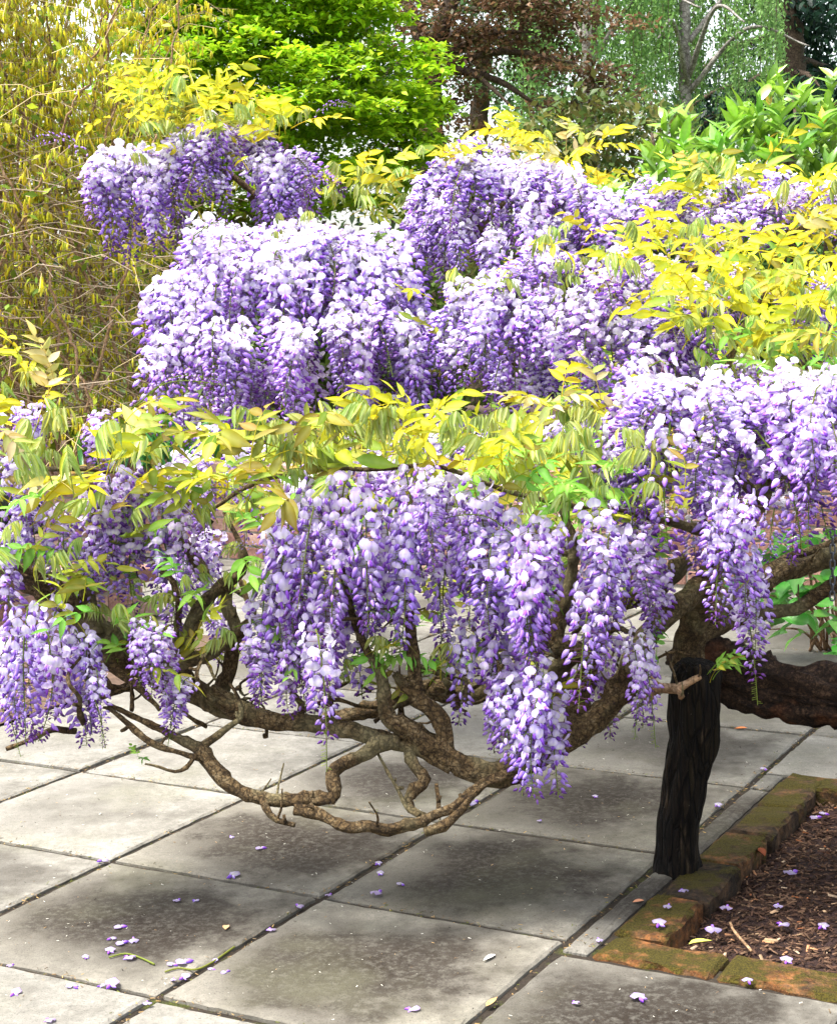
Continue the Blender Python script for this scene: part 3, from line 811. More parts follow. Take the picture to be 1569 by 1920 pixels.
B((366, 1415, 3.47, 6), (350, 1440, 3.46, 4.5), (328, 1447, 3.45, 3.5), (300, 1438, 3.45, 3), (272, 1432, 3.45, 2), sides=6)
B((372, 1404, 3.5, 10), (400, 1385, 3.5, 8), (430, 1362, 3.5, 7), (452, 1345, 3.5, 5), (448, 1310, 3.5, 4), (430, 1280, 3.5, 3), sides=8)
B((553, 1518, 3.41, 13), (588, 1524, 3.4, 13), (623, 1540, 3.39, 11), (657, 1553, 3.38, 12), (692, 1550, 3.38, 11), (727, 1557, 3.38, 13), (753, 1549, 3.38, 12), (783, 1542, 3.38, 11), (813, 1528, 3.39, 10), (848, 1515, 3.4, 10),
  (878, 1490, 3.42, 10), (913, 1464, 3.45, 10), (961, 1450, 3.48, 10), (1010, 1425, 3.52, 9), sides=16, step=.011, knob=.6)
B((796, 1560, 3.37, 10), (831, 1550, 3.38, 11), (857, 1526, 3.39, 8), (883, 1495, 3.41, 7), (910, 1470, 3.44, 7), sides=10)
B((766, 1405, 3.5, 11), (779, 1438, 3.49, 11), (797, 1462, 3.48, 12), (779, 1482, 3.47, 13), (765, 1499, 3.46, 10), (771, 1516, 3.44, 8), (795, 1530, 3.4, 8), sides=10, knob=.7)
B((706, 1408, 3.49, 3), (727, 1447, 3.47, 3.5), (744, 1477, 3.45, 4), (761, 1512, 3.43, 5), (785, 1530, 3.4, 6), sides=7)
B((493, 1499, 3.42, 8), (497, 1516, 3.41, 7), (519, 1538, 3.4, 6), (553, 1547, 3.39, 5), sides=8)
B((818, 1469, 3.44, 4), (821, 1490, 3.43, 4.5), (823, 1520, 3.4, 5), sides=7)
B((560, 1520, 3.41, 12), (575, 1505, 3.42, 12), (590, 1497, 3.42, 12), sides=10)
# to the right of the post
B((1320, 1150, 3.82, 24), (1370, 1125, 3.85, 23), (1410, 1105, 3.86, 20), (1450, 1075, 3.88, 24), (1510, 1060, 3.9, 19), (1580, 1035, 3.9, 20), (1680, 1000, 3.9, 14), sides=16, step=.011)
B((1300, 1195, 3.84, 26), (1350, 1165, 3.88, 24), (1420, 1150, 3.9, 15), (1490, 1140, 3.9, 13), (1540, 1110, 3.9, 15), (1600, 1085, 3.9, 14), (1700, 1070, 3.9, 10), sides=16, step=.011)
B((1420, 1095, 3.9, 14), (1470, 1050, 3.95, 11), (1530, 1030, 3.98, 9), (1600, 1000, 4, 7))
B((1210, 1310, 3.6, 10), (1235, 1290, 3.58, 10), (1268, 1290, 3.55, 9), (1290, 1280, 3.54, 7), (1312, 1268, 3.53, 5), sides=9, mat=M_twig)
B((1268, 1290, 3.55, 8), (1275, 1300, 3.54, 7), (1277, 1306, 3.53, 6), sides=8, mat=M_twig)
B((1215, 1265, 3.58, 3), (1235, 1282, 3.57, 3), (1262, 1290, 3.55, 3.5), sides=6, mat=M_twig)
# to the left
B((500, 1350, 3.6, 22), (440, 1332, 3.65, 22), (380, 1302, 3.7, 25), (310, 1272, 3.72, 30), (250, 1235, 3.74, 33), (190, 1200, 3.74, 33), (140, 1148, 3.74, 28), (90, 1105, 3.74, 26), (40, 1080, 3.74, 22), (0, 1040, 3.74, 17), (-60, 980, 3.74, 12), sides=16, step=.011, knob=.2)
B((180, 1190, 3.72, 22), (164, 1125, 3.72, 20), (167, 1060, 3.72, 16), (175, 1000, 3.72, 12), (180, 920, 3.72, 8))
B((150, 1150, 3.7, 16), (120, 1110, 3.7, 14), (90, 1080, 3.7, 12), (30, 1060, 3.7, 8), (-20, 1010, 3.7, 6))
B((310, 1262, 3.68, 15), (338, 1220, 3.66, 18), (356, 1185, 3.66, 18), (372, 1150, 3.66, 16), (400, 1112, 3.66, 13), (438, 1084, 3.66, 13), (456, 1055, 3.66, 10), (450, 1020, 3.66, 6), (420, 960, 3.66, 4), sides=11)
B((318, 1254, 3.6, 8), (370, 1236, 3.6, 13), (412, 1212, 3.62, 13), (445, 1180, 3.64, 11), (425, 1140, 3.66, 13), (432, 1090, 3.68, 10), sides=11)
B((400, 1325, 3.66, 18), (428, 1262, 3.66, 15), (438, 1200, 3.66, 14), (468, 1165, 3.66, 10), (476, 1140, 3.66, 6), sides=11)
B((468, 1165, 3.66, 8), (470, 1140, 3.67, 6), (462, 1120, 3.68, 6), (450, 1085, 3.68, 5), sides=8, mat=M_twig)
B((325, 1225, 3.62, 7), (334, 1180, 3.6, 8), (336, 1120, 3.58, 7), (320, 1085, 3.58, 7), (285, 1058, 3.58, 5), sides=9)
B((385, 1085, 3.72, 14), (360, 1040, 3.72, 14), (335, 1008, 3.72, 11), (315, 970, 3.72, 8), (270, 900, 3.72, 5), sides=10)
B((170, 1210, 3.76, 22), (210, 1250, 3.7, 12), (260, 1290, 3.66, 8), (300, 1330, 3.62, 4))
for k in range(40):
    x = R.uniform(450, 1230) if k < 26 else R.uniform(120, 470); y = R.uniform(1230, 1400) - (60 if x > 1050 else 0); d = R.uniform(3.5, 3.85); r = R.uniform(3, 9)
    pix = [(x, y, d, r)]
    hd = R.uniform(-2.6, -.5); 
    for q in range(R.randint(4, 7)):
        hd += R.gauss(0, .55); st2 = R.uniform(22, 42)
        x += math.cos(hd) * st2 * 1.1; y += math.sin(hd) * st2 * .8; d += R.gauss(0, .04); r *= .86
        pix.append((x, max(y, 1020), d, max(r, 1.8)))
    B(*pix, sides=9, rough=.25, knob=.8)
# spurs, stubs and fine twigs on the old wood
OLD = [o for o in bpy.data.objects if o.parent == W1 and o.name.startswith('branch')]
for k in range(230):
    o = OLD[k % len(OLD)]; me = o.data
    v = me.vertices[R.randrange(len(me.vertices))]
    n_ = v.normal.normalized()
    if n_.z < -.5: continue
    p = v.co - n_ * .004
    if R.random() < .45: ln, r0, r1 = R.uniform(.008, .022), .005, .0035           # stub
    else: ln, r0, r1 = R.uniform(.025, .085), .0034, .0015
    d_ = (n_ + Vector((R.gauss(0, .4), R.gauss(0, .4), .5 + R.gauss(0, .3)))).normalized()
    p1 = p + n_ * ln * .4; p2 = p1 + d_ * ln * .6
    mb = MB(); vv, ff, cc = tube([(*p, r0), (*p1, (r0 + r1) / 2), (*p2, r1)], sides=7, step=.006, rough=.25, rope=0, seed=k, wander=1.2); mb.add(vv, ff, cc)
    link('twig', mb.mesh('twig', M_bark), W1)
# stems that carry the flowers
for pix in ([(390, 960, 3.62, 4), (480, 905, 3.6, 5), (600, 880, 3.58, 5), (700, 880, 3.55, 5), (820, 875, 3.52, 5), (950, 920, 3.52, 5), (1080, 950, 3.55, 6), (1200, 965, 3.62, 8), (1330, 1000, 3.7, 12)],
            [(520, 1000, 3.7, 4), (640, 960, 3.7, 5), (800, 960, 3.7, 5), (950, 1000, 3.7, 5), (1070, 1040, 3.66, 6)],
            [(430, 1100, 3.7, 5), (500, 1140, 3.7, 4), (560, 1150, 3.66, 4), (640, 1120, 3.6, 4)],
            [(-30, 880, 3.7, 4), (80, 880, 3.7, 5), (180, 880, 3.7, 6), (290, 900, 3.68, 5), (400, 980, 3.68, 4)],
            [(1420, 935, 3.65, 12), (1340, 850, 3.55, 8), (1280, 800, 3.5, 6), (1200, 800, 3.48, 4)],
            [(1470, 860, 3.6, 10), (1540, 780, 3.45, 7), (1620, 760, 3.4, 5)],
            [(1420, 935, 3.65, 12), (1360, 760, 3.8, 8), (1380, 640, 3.9, 6), (1440, 540, 4., 5)],
            [(1010, 1415, 3.53, 10), (985, 1330, 3.45, 6), (990, 1260, 3.42, 4)],
            [(1100, 1236, 3.6, 10), (1150, 1180, 3.52, 6), (1190, 1190, 3.5, 4)],
            [(140, 1148, 3.74, 8), (100, 1130, 3.66, 6), (50, 1140, 3.6, 5)], [(250, 1235, 3.7, 8), (250, 1180, 3.62, 5), (300, 1180, 3.58, 4)]):
    B(*pix, sides=7, rough=.12, rope=0)
# racemes: (px, top, bottom, distance, kind)
RL = []
def rows(s, d, kind='front'):
    for a, b, c in s: RL.append((a, b, c, d + R.uniform(-.08, .08), kind))
rows([(528, 1010, 1230), (560, 960, 1240), (612, 892, 1150), (652, 900, 1130), (690, 930, 1170), (722, 960, 1180), (585, 930, 1180), (630, 970, 1200)], 3.45)
rows([(545, 940, 1180), (575, 930, 1150), (505, 1000, 1200), (600, 1000, 1250), (560, 1040, 1290)], 3.5, 'bud')
rows([(480, 1170, 1330), (516, 1150, 1370), (556, 1180, 1340), (626, 1130, 1330), (655, 1080, 1290), (500, 1100, 1290), (575, 1120, 1330), (540, 1100, 1300), (610, 1090, 1300), (680, 1060, 1230), (460, 1210, 1320)], 3.52)
rows([(592, 1180, 1435)], 3.42, 'bare')
rows([(760, 885, 1080), (795, 880, 1080), (835, 885, 1080), (758, 990, 1210), (800, 1010, 1230), (850, 1000, 1210), (720, 1010, 1180), (880, 900, 1100), (770, 930, 1150), (700, 1040, 1200)], 3.45)
rows([(850, 930, 1100), (820, 900, 1060), (870, 960, 1130)], 3.42, 'bud')
rows([(885, 1060, 1290), (900, 1180, 1390), (868, 1170, 1360), (930, 1240, 1430), (905, 1100, 1330)], 3.5)
rows([(905, 940, 1160), (950, 960, 1170), (990, 990, 1220), (940, 1060, 1270), (1000, 1050, 1260), (1040, 990, 1170), (970, 1000, 1200), (925, 1000, 1200), (1010, 980, 1200)], 3.42)
rows([(1015, 1090, 1260)], 3.4, 'bare')
rows([(985, 1260, 1480), (1020, 1265, 1500), (960, 1270, 1450), (1000, 1240, 1440), (1035, 1300, 1480)], 3.4)
rows([(1108, 990, 1250), (1142, 1000, 1270), (1105, 1100, 1300), (1130, 1080, 1300), (1160, 1060, 1260), (1125, 950, 1150)], 3.42)
rows([(1180, 1000, 1160), (1212, 1020, 1180), (1235, 1060, 1190), (1195, 980, 1130)], 3.5)
rows([(1150, 1180, 1350), (1110, 1230, 1380), (1085, 1300, 1400)], 3.72)
rows([(1200, 1190, 1405), (1185, 1210, 1370)], 3.5, 'bare')
rows([(1205, 1180, 1320)], 3.5, 'bud')
rows([(1375, 930, 1160), (1395, 960, 1180), (1360, 980, 1160), (1385, 1040, 1230), (1350, 900, 1080), (1410, 930, 1110)], 3.38)
rows([(1392, 1110, 1300)], 3.36, 'bare')
rows([(1525, 800, 1040)], 3.3, 'bare'); rows([(1510, 790, 960), (1556, 790, 960), (1490, 770, 930), (1470, 740, 920), (1540, 720, 900), (1580, 760, 960), (1565, 700, 880)], 3.36)
rows([(1460, 920, 1080), (1500, 930, 1060), (1310, 1000, 1100), (1290, 960, 1090)], 3.85, 'bud')
# left
rows([(60, 1130, 1360), (110, 1140, 1370), (30, 1180, 1340), (140, 1180, 1360), (85, 1180, 1390), (165, 1190, 1330), (20, 1220, 1380), (125, 1210, 1400), (50, 1200, 1400)], 3.55)
rows([(150, 1270, 1400)], 3.5, 'small'); rows([(180, 1250, 1390), (10, 1270, 1410)], 3.52, 'bare')
rows([(262, 1160, 1290), (300, 1180, 1320), (275, 1170, 1300), (318, 1230, 1360), (338, 1270, 1390), (290, 1190, 1310)], 3.5); rows([(355, 1270, 1420)], 3.48, 'bare')
rows([(200, 890, 1050), (240, 880, 1070), (280, 890, 1080), (312, 920, 1100), (330, 950, 1130), (100, 950, 1090), (130, 970, 1120), (60, 940, 1080), (20, 890, 1090), (172, 920, 1080), (222, 970, 1140), (262, 990, 1150),
      (10, 960, 1110), (300, 1000, 1160), (190, 1000, 1120), (150, 1040, 1160), (255, 900, 1050), (40, 1000, 1140), (-10, 1060, 1250), (20, 850, 1000), (350, 880, 1020), (310, 870, 1000), (60, 760, 880), (40, 770, 900), (200, 770, 880), (-10, 780, 930)], 3.68)
rows([(375, 1000, 1150), (405, 1000, 1140), (390, 1060, 1220), (420, 1130, 1250), (355, 1050, 1200)], 3.9)
rows([(330, 870, 990), (370, 890, 1000), (345, 900, 1030), (395, 900, 1020)], 4.6)
for a, b, c, d, kd in RL:
    hang(W1, at(a, b, d), (c - b) * d / F_PX * R.uniform(.9, 1.12), kd, face=R.uniform(-2.6, -.5), fat=R.uniform(.72, .98))
# young racemes that stand out sideways
for a, b, d, ln, az in ((500, 985, 3.5, .17, math.pi), (240, 800, 3.5, .2, 0), (970, 1030, 3.4, .16, math.pi), (520, 1070, 3.55, .12, 2.9), (270, 770, 3.6, .16, .2)):
    fl, st = R.choice(RAC_SMALL); s = ln / .2
    M = Matrix.Translation(at(a, b, d)) @ Matrix.Rotation(az, 4, 'Z') @ Matrix.Rotation(-1.45, 4, 'Y') @ Matrix.Scale(s, 4)
    o = link('raceme', fl, W1, mat4=M); q = bpy.data.objects.new('stalk', st); COL.objects.link(q); q.parent = o
for k in range(9):
    x = 450 + 800 * (k + R.random()) / 9; y = R.uniform(860, 980)
    hang(W1, at(x, y, 3.95 + R.uniform(-.15, .2)), R.uniform(.2, .3), R.choice(('open', 'bud')), face=R.uniform(-2.6, -.5))
def mound(plant, cx, cy, d, rx, rise, rz, n, ln=(.22, .34), kinds=('open',), top=.55, face_lo=-3.3, face_hi=.2, d_pow=.5):
    """racemes hung all over a dome: cx, cy is the middle of its rim, rx / rise / rz its half-width, height and half-depth in metres"""
    c = at(cx, cy, d)
    for k in range(n):
        a = R.uniform(0, 2 * math.pi)
        if R.random() < .6: a = R.uniform(math.pi, 2 * math.pi)       # more on the near half
        q = R.random() ** d_pow
        x, y = math.cos(a) * q, math.sin(a) * q
        z = math.sqrt(max(0, 1 - q * q))
        b = 1 + .3 * mnoise.noise(Vector((x * 2.2 + cx * .01, y * 2.2, cy * .01)))
        p = c + Vector((x * rx * b, y * rz * b, z * rise * b + R.uniform(-.05, .03)))
        hang(plant, p, R.uniform(ln[0] * .85, ln[1] * 1.1) * (.72 + .32 * q), R.choice(kinds), face=math.atan2(y * rz, x * rx), fat=R.uniform(.92, 1.15), drape=max(0, 1.0 - 1.2 * q) + R.uniform(-.1, .2), tilt=.13)
K4 = ('open', 'open', 'open', 'open', 'bud', 'bare')
mound(W1, 1310, 800, 3.55, .16, .115, .15, 32, (.17, .27), K4)
mound(W1, 1430, 830, 3.65, .12, .08, .12, 11, (.2, .3), K4)
mound(W1, 1530, 740, 3.5, .12, .06, .12, 13, (.2, .28), K4)
# leaves of the front plant
leaves(W1, 405, 600, 820, 950, 3.42, 24, 'ooodyo', .12, (.95, 1.35))
leaves(W1, 600, 720, 790, 860, 3.42, 14, 'yyyod', .1, (.9, 1.2))
leaves(W1, 690, 830, 800, 880, 3.46, 18, 'yyyd', .14, (.85, 1.2))
leaves(W1, 820, 1010, 820, 900, 3.5, 17, 'yydd', .14, (.8, 1.2))
leaves(W1, 900, 1190, 850, 960, 3.5, 26, 'oddodg', .16, (.8, 1.25))
leaves(W1, 1040, 1190, 800, 860, 3.6, 8, 'yyd', .1, (.8, 1.1))
leaves(W1, 560, 1080, 1110, 1350, 3.62, 26, 'goog', .12, (.55, .9))
leaves(W1, 480, 1250, 960, 1150, 3.72, 36, 'goog', .15, (.7, 1.1))
leaves(W1, -10, 200, 950, 1130, 3.5, 18, 'ooogd', .15, (.7, 1.05))
leaves(W1, 150, 460, 1000, 1270, 3.6, 30, 'oogdo', .15, (.6, 1.))
leaves(W1, 420, 1300, 850, 1000, 4.15, 80, 'ooog', .25, (1., 1.4))
leaves(W1, 440, 1280, 900, 1030, 3.85, 34, 'oogo', .15, (.9, 1.3))
leaves(W1, 960, 1180, 920, 1000, 3.45, 12, 'gddo', .1, (.7, 1.))
leaves(W1, 1180, 1290, 850, 960, 3.42, 6, 'ogd', .1, (.7, 1.))
leaves(W1, -20, 240, 780, 980, 3.45, 34, 'oodddoyb', .2, (.8, 1.2))
leaves(W1, 180, 430, 880, 1010, 3.55, 14, 'oodo', .15, (.75, 1.1))
leaves(W1, -10, 110, 710, 800, 3.5, 10, 'ybd', .1)
leaves(W1, 160, 330, 1120, 1260, 3.6, 14, 'ogd', .12, (.7, 1.))
leaves(W1, 370, 460, 1080, 1130, 3.6, 4, 'gg', .05, (.5, .7))
leaves(W1, 640, 820, 1150, 1330, 3.6, 14, 'goo', .1, (.6, .95))
leaves(W1, 990, 1160, 720, 790, 3.7, 9, 'ybyy', .1, (.8, 1.1))
leaves(W1, 1270, 1590, 530, 680, 3.95, 76, 'yyyyyod', .25, (.85, 1.25))
leaves(W1, 1330, 1590, 620, 730, 3.75, 20, 'oddg', .15, (.7, 1.1))
for px, py, kd, s in ((1330, 1262, 'g', .55), (1325, 1265, 'g', .5), (1335, 1275, 'g', .5), (1330, 1280, 'o', .5), (268, 1432, 'g', .3), (262, 1425, 'g', .28), (1230, 1230, 'g', .5), (1225, 1235, 'g', .4), (110, 1060, 'o', .8)):
    leaf_at(W1, at(px, py, 3.5), kd, s=s)

# ------------------------------------------------------------------ the rear wisteria
W2 = empty('wisteria', gnd(1010, 1205))
tag(W2, 'tall wisteria with a rounded crown of lilac blossom in front of the copper tree', 'wisteria', 'wisterias')
W4 = empty('wisteria', gnd(640, 1150))
tag(W4, 'two-tiered wisteria with a broad lilac dome beside the yellow catkin shrub', 'wisteria', 'wisterias')
B2 = lambda *pix, **kw: limb('branch', pix, W2, **{'knob': .4, **kw})
limb('trunk', [(1010, 1212, 6.3, 32), (990, 1090, 6.2, 26), (1010, 950, 6.1, 24), (980, 820, 5.9, 22), (960, 700, 5.8, 20), (940, 600, 5.7, 18)], W2, M_bark, 9, sides=14, rope=.14)
B2((940, 600, 5.7, 16), (915, 500, 5.65, 13), (895, 430, 5.5, 11), (880, 370, 5.35, 9), (870, 330, 5.35, 5), sides=9)
B2((895, 430, 5.5, 8), (930, 395, 5.3, 6), (945, 380, 5.25, 5), sides=8)
limb('trunk', [(640, 1158, 6.9, 26), (660, 1000, 6.6, 22), (640, 850, 6.2, 19), (660, 700, 5.8, 16), (680, 580, 5.4, 12)], W4, M_bark, 29, sides=12)
B4 = lambda *pix, **kw: limb('branch', pix, W4, **{'knob': .4, **kw})
B4((660, 640, 5.6, 12), (690, 560, 5.3, 10), (560, 500, 5.2, 8), (420, 500, 5.15, 6), (320, 540, 5.1, 4), sides=9)
B4((690, 560, 5.3, 9), (600, 470, 5.5, 8), (500, 380, 5.7, 7), (400, 310, 5.7, 6), (300, 300, 5.6, 5), (210, 320, 5.6, 3), sides=9)
B4((470, 375, 5.6, 6), (520, 320, 5.5, 4), (540, 270, 5.5, 3), sides=7)
B2((980, 760, 5.9, 14), (1080, 640, 5.4, 11), (1200, 560, 5.1, 9), (1350, 480, 4.9, 8), (1500, 430, 4.8, 6), (1640, 400, 4.8, 5), sides=9)
B2((1080, 640, 5.4, 10), (1130, 540, 5.5, 8), (1200, 430, 5.5, 6), (1300, 400, 5.4, 4), sides=9)
B2((980, 800, 5.8, 12), (900, 700, 5.2, 8), (820, 680, 5.0, 5), sides=8)
mound(W4, 540, 560, 5.05, .38, .225, .36, 77, (.22, .34), K4)
mound(W4, 530, 610, 4.95, .40, .06, .34, 27, (.22, .3), K4, d_pow=.2)
mound(W4, 620, 690, 5.1, .30, .06, .2, 18, (.18, .26), K4)
mound(W4, 350, 575, 5.0, .10, .1, .12, 10, (.22, .3), K4)
mound(W4, 430, 730, 5.2, .10, .05, .12, 6, (.14, .2), K4)
mound(W4, 415, 335, 5.6, .24, .19, .24, 40, (.18, .28), K4)
for a, b, e in ((205, 300, 485), (290, 310, 480), (225, 285, 470), (265, 300, 460), (190, 300, 420), (305, 290, 470), (275, 280, 440), (215, 275, 420), (240, 270, 400), (250, 290, 430), (330, 280, 420), (200, 320, 500)):
    hang(W4, at(a, b, 5.45 + R.uniform(-.08, .08)), (e - b) * 5.45 / F_PX, 'open', face=R.uniform(-2.6, -.5), fat=1.05)
mound(W4, 540, 330, 5.5, .07, .08, .1, 10, (.18, .28), K4)
mound(W2, 900, 650, 4.95, .2, .12, .2, 24, (.18, .28), K4)
mound(W2, 925, 395, 5.5, .29, .175, .24, 56, (.2, .3), K4)
mound(W2, 930, 430, 5.4, .25, .05, .2, 16, (.16, .24), K4, d_pow=.2)
mound(W2, 1200, 405, 5.4, .24, .09, .18, 34, (.16, .22), K4)
mound(W2, 1070, 600, 4.8, .36, .17, .3, 56, (.18, .28), K4)
mound(W2, 1060, 680, 4.9, .36, .05, .3, 19, (.16, .24), K4, d_pow=.2)
mound(W2, 1250, 610, 4.6, .12, .1, .14, 13, (.2, .28), K4)
mound(W2, 1010, 850, 4.6, .36, .07, .25, 24, (.16, .24), K4)
mound(W2, 1260, 860, 4.5, .2, .07, .2, 16, (.18, .26), K4)
mound(W4, 560, 850, 4.7, .3, .07, .25, 20, (.16, .22), K4)
mound(W4, 720, 800, 4.9, .2, .07, .2, 12, (.16, .22), K4)
for a, b, d, ln, az in ((590, 225, 5.5, .13, 0), (170, 305, 5.4, .2, 3.3), (360, 460, 4.8, .16, .6)):
    fl, st = R.choice(RAC_SMALL); s = ln / .2
    M = Matrix.Translation(at(a, b, d)) @ Matrix.Rotation(az, 4, 'Z') @ Matrix.Rotation(-1.35, 4, 'Y') @ Matrix.Scale(s, 4)
    o = link('raceme', fl, W2 if a > 700 else W4, mat4=M); q = bpy.data.objects.new('stalk', st); COL.objects.link(q); q.parent = o
leaves(W4, 225, 440, 180, 270, 5.45, 46, 'yyyyyyod', .2, (.9, 1.35))
leaves(W4, 420, 560, 195, 270, 5.45, 24, 'yyyyd', .2, (.9, 1.3))
leaves(W4, 270, 480, 250, 340, 5.35, 12, 'oddy', .1)
leaves(W4, 620, 750, 340, 420, 5.6, 26, 'yyod', .15, (.9, 1.25))
leaves(W2, 780, 900, 290, 330, 5.4, 7, 'yyod', .1)
leaves(W2, 900, 1130, 265, 320, 5.6, 24, 'yyyb', .2, (.9, 1.3))
leaves(W2, 1090, 1140, 330, 420, 5.5, 8, 'yyd', .1)
leaves(W2, 1270, 1430, 320, 430, 5.1, 28, 'yyyyod', .2, (.9, 1.3))
leaves(W2, 810, 900, 540, 590, 4.9, 7, 'yyd', .1)
leaves(W2, 950, 1130, 450, 580, 4.7, 16, 'yydd', .15)
leaves(W4, 490, 560, 420, 480, 4.9, 4, 'yd', .1, (.6, .9))
leaves(W2, 1140, 1590, 450, 570, 4.55, 74, 'yyyyyyod', .3, (.85, 1.3))
leaves(W2, 1450, 1590, 380, 450, 4.8, 18, 'yyybd', .25, (.9, 1.3))
leaves(W2, 820, 940, 600, 720, 4.8, 6, 'do', .1, (.6, .9))
# a third plant rising at the far right, mostly hidden by its own leaves
W3 = empty('wisteria', gnd(1700, 1195))
tag(W3, 'wisteria crown of sparse lilac blossom and yellow leaves in front of the glossy green shrub', 'wisteria', 'wisterias')
limb('trunk', [(1700, 1205, 6.4, 28), (1690, 1000, 6.2, 24), (1650, 800, 5.8, 20), (1580, 600, 5.3, 14), (1500, 480, 5.0, 9), (1420, 420, 5.0, 5)], W3, M_bark, 19, sides=16, step=.011)
mound(W3, 1470, 400, 5.0, .26, .08, .2, 34, (.12, .2), K4)
mound(W3, 1390, 560, 4.7, .3, .05, .3, 21, (.14, .22), K4)
leaves(W3, 1130, 1750, 640, 800, 6.1, 150, 'oog', .6, (1.2, 1.8))  # added unseen leaves that shade the paving and wall behind
mound(W3, 1450, 720, 5.9, .5, .1, .4, 19, (.16, .24), K4)
leaves(W3, 1500, 1620, 340, 420, 5.2, 9, 'yyyd', .2, (.9, 1.3))

# ------------------------------------------------------------------ post
pb = gnd(1268, 1630)
pm = MB()
pts = []
ptop = at(1308, 1240, 3.72)
for t, r, dx in ((-.06, .054, 0), (0, .054, 0), (.10, .051, -.004), (.3, .050, -.006), (.5, .052, .0), (.62, .055, .01), (.75, .058, .004), (.9, .059, 0), (.97, .052, 0), (1.0, .036, 0)):
    p = pb.lerp(ptop, t) + Vector((dx, 0, 0)); pts.append((p.x, p.y, p.z, r))
v, f, c = tube(pts, sides=44, step=.012, rough=.09, rope=.015, seed=3, groove=.26)
v = [q - pb for q in v]
pm.add(v, f, c)
post = link('wooden_post', pm.mesh('wooden_post', M_post), None, loc=pb)
tag(post, 'dark weathered timber post standing upright on the mossy brick edging', 'post')

# ------------------------------------------------------------------ fallen blossoms and litter
def fallen(seed):
    rr = random.Random(seed); mb = MB()
    M = frame(Vector((1, 0, .1)), Vector((0, 0, 1)))
    s = .028
    Bm = Matrix.Rotation(rr.uniform(-1.5, -1.1), 3, 'Y')
    put(mb, banner(rr, s * 1.05, s * .8), Bm, Vector((0, 0, .008)), .5)
    put(mb, pod(rr, s * .7, s * .36, LIL, VIO), M, Vector((0, 0, .007)))
    if rr.random() < .5: put(mb, pod(rr, s * .6, s * .3, PALE, LIL), Matrix.Rotation(1.2, 3, 'Z'), Vector((0, 0, .007)))
    lo = min(q[2] for q in mb.v)
    mb.v = [Vector((q[0], q[1], q[2] - lo)) for q in mb.v]
    return mb.mesh('fallen_blossom', M_petal)
FB = [fallen(k) for k in range(5)]
SP = [(434, 1570), (491, 1592), (436, 1645), (334, 1690), (367, 1690), (209, 1762), (231, 1770), (251, 1764), (206, 1786), (161, 1797), (242, 1798), (325, 1811), (348, 1807), (402, 1803), (398, 1819), (424, 1824), (326, 1838), (345, 1835), (208, 1850),
      (190, 1850), (138, 1853), (28, 1865), (22, 1812), (277, 1883), (228, 1740), (192, 1616), (708, 1621), (712, 1640), (752, 1660), (709, 1677), (508, 1745), (889, 1507), (1115, 1495), (1012, 1540), (1344, 1512), (1432, 1444), (1122, 1763), (1198, 1875), (1078, 1881), (772, 1895), (93, 1915), (618, 1680), (560, 1700)]
for px, py in SP:
    o = link('fallen_blossom', R.choice(FB), None)
    big = (px, py) in ((709, 1677), (889, 1507), (436, 1645), (208, 1850), (1198, 1875), (348, 1807))
    o.matrix_basis = Matrix.Translation(gnd(px, py, .001)) @ Matrix.Rotation(R.uniform(0, 6.28), 4, 'Z') @ Matrix.Scale(.95 if big else R.uniform(.4, .75), 4)
    if py > 1730 and px < 460: lab, grp = 'small lilac blossom lying on the paving around the green tendrils', 'blossoms around the tendrils'
    elif px > 1000: lab, grp = 'small lilac blossom on the paving near the post and the brick edging', 'blossoms near the post'
    elif py < 1600: lab, grp = 'small lilac blossom on the paving under the lowest twisted branch', 'blossoms under the low branch'
    else: lab, grp = 'small lilac blossom on the open slabs between the tendrils and the post', 'blossoms on the open slabs'
    tag(o, lab, 'blossom', grp)
for px, py, z in ((1336, 1745, -.02), (1466, 1735, -.02), (1362, 1705, -.02), (1473, 1805, -.02), (1530, 1535, -.02), (1545, 1528, -.02), (1540, 1740, -.02), (1458, 1700, -.02), (1485, 1640, -.02)):
    o = link('fallen_blossom', R.choice(FB), None)
    o.matrix_basis = Matrix.Translation(gnd(px, py, z + .006)) @ Matrix.Rotation(R.uniform(0, 6.28), 4, 'Z') @ Matrix.Scale(R.uniform(.6, 1.15), 4)
    tag(o, 'lilac blossom fallen on the dark brown mulch', 'blossom', 'blossoms fallen on the mulch')
for px, py in ((1280, 1672), (1234, 1736), (1252, 1700), (1402, 1843)):
    o = link('fallen_blossom', R.choice(FB), None)
    o.matrix_basis = Matrix.Translation(gnd(px, py, .012 if py < 1800 else .006)) @ Matrix.Rotation(R.uniform(0, 6.28), 4, 'Z') @ Matrix.Scale(R.uniform(.6, 1.1), 4)
    tag(o, 'lilac blossom fallen on top of the mossy brick edging', 'blossom', 'blossoms fallen on the edging')
def dead_leaf(name, label, px, py, z, L, W, col, fold=.4):
    mb = MB(); rr = random.Random(px)
    leaflet(mb, Matrix.Identity(3), Vector((0, 0, 0)), L, W, fold, -.1, col, col, rr, 6)
    lo = min(q[2] for q in mb.v)
    mb.v = [Vector((q[0], q[1], q[2] - lo)) for q in mb.v]
    o = link(name, mb.mesh(name, M_chip), None)
    o.matrix_basis = Matrix.Translation(gnd(px, py, z)) @ Matrix.Rotation(rr.uniform(0, 6.28), 4, 'Z')
    tag(o, label, 'leaf')
dead_leaf('fallen_leaf', 'dry orange leaf lying by the mossy brick edging on the narrow slab strip', 1206, 1688, .002, .035, .016, (.55, .25, .14))
dead_leaf('fallen_leaf', 'brown dead leaf lying across the joint between two slabs', 912, 1886, .002, .04, .014, (.45, .24, .1))
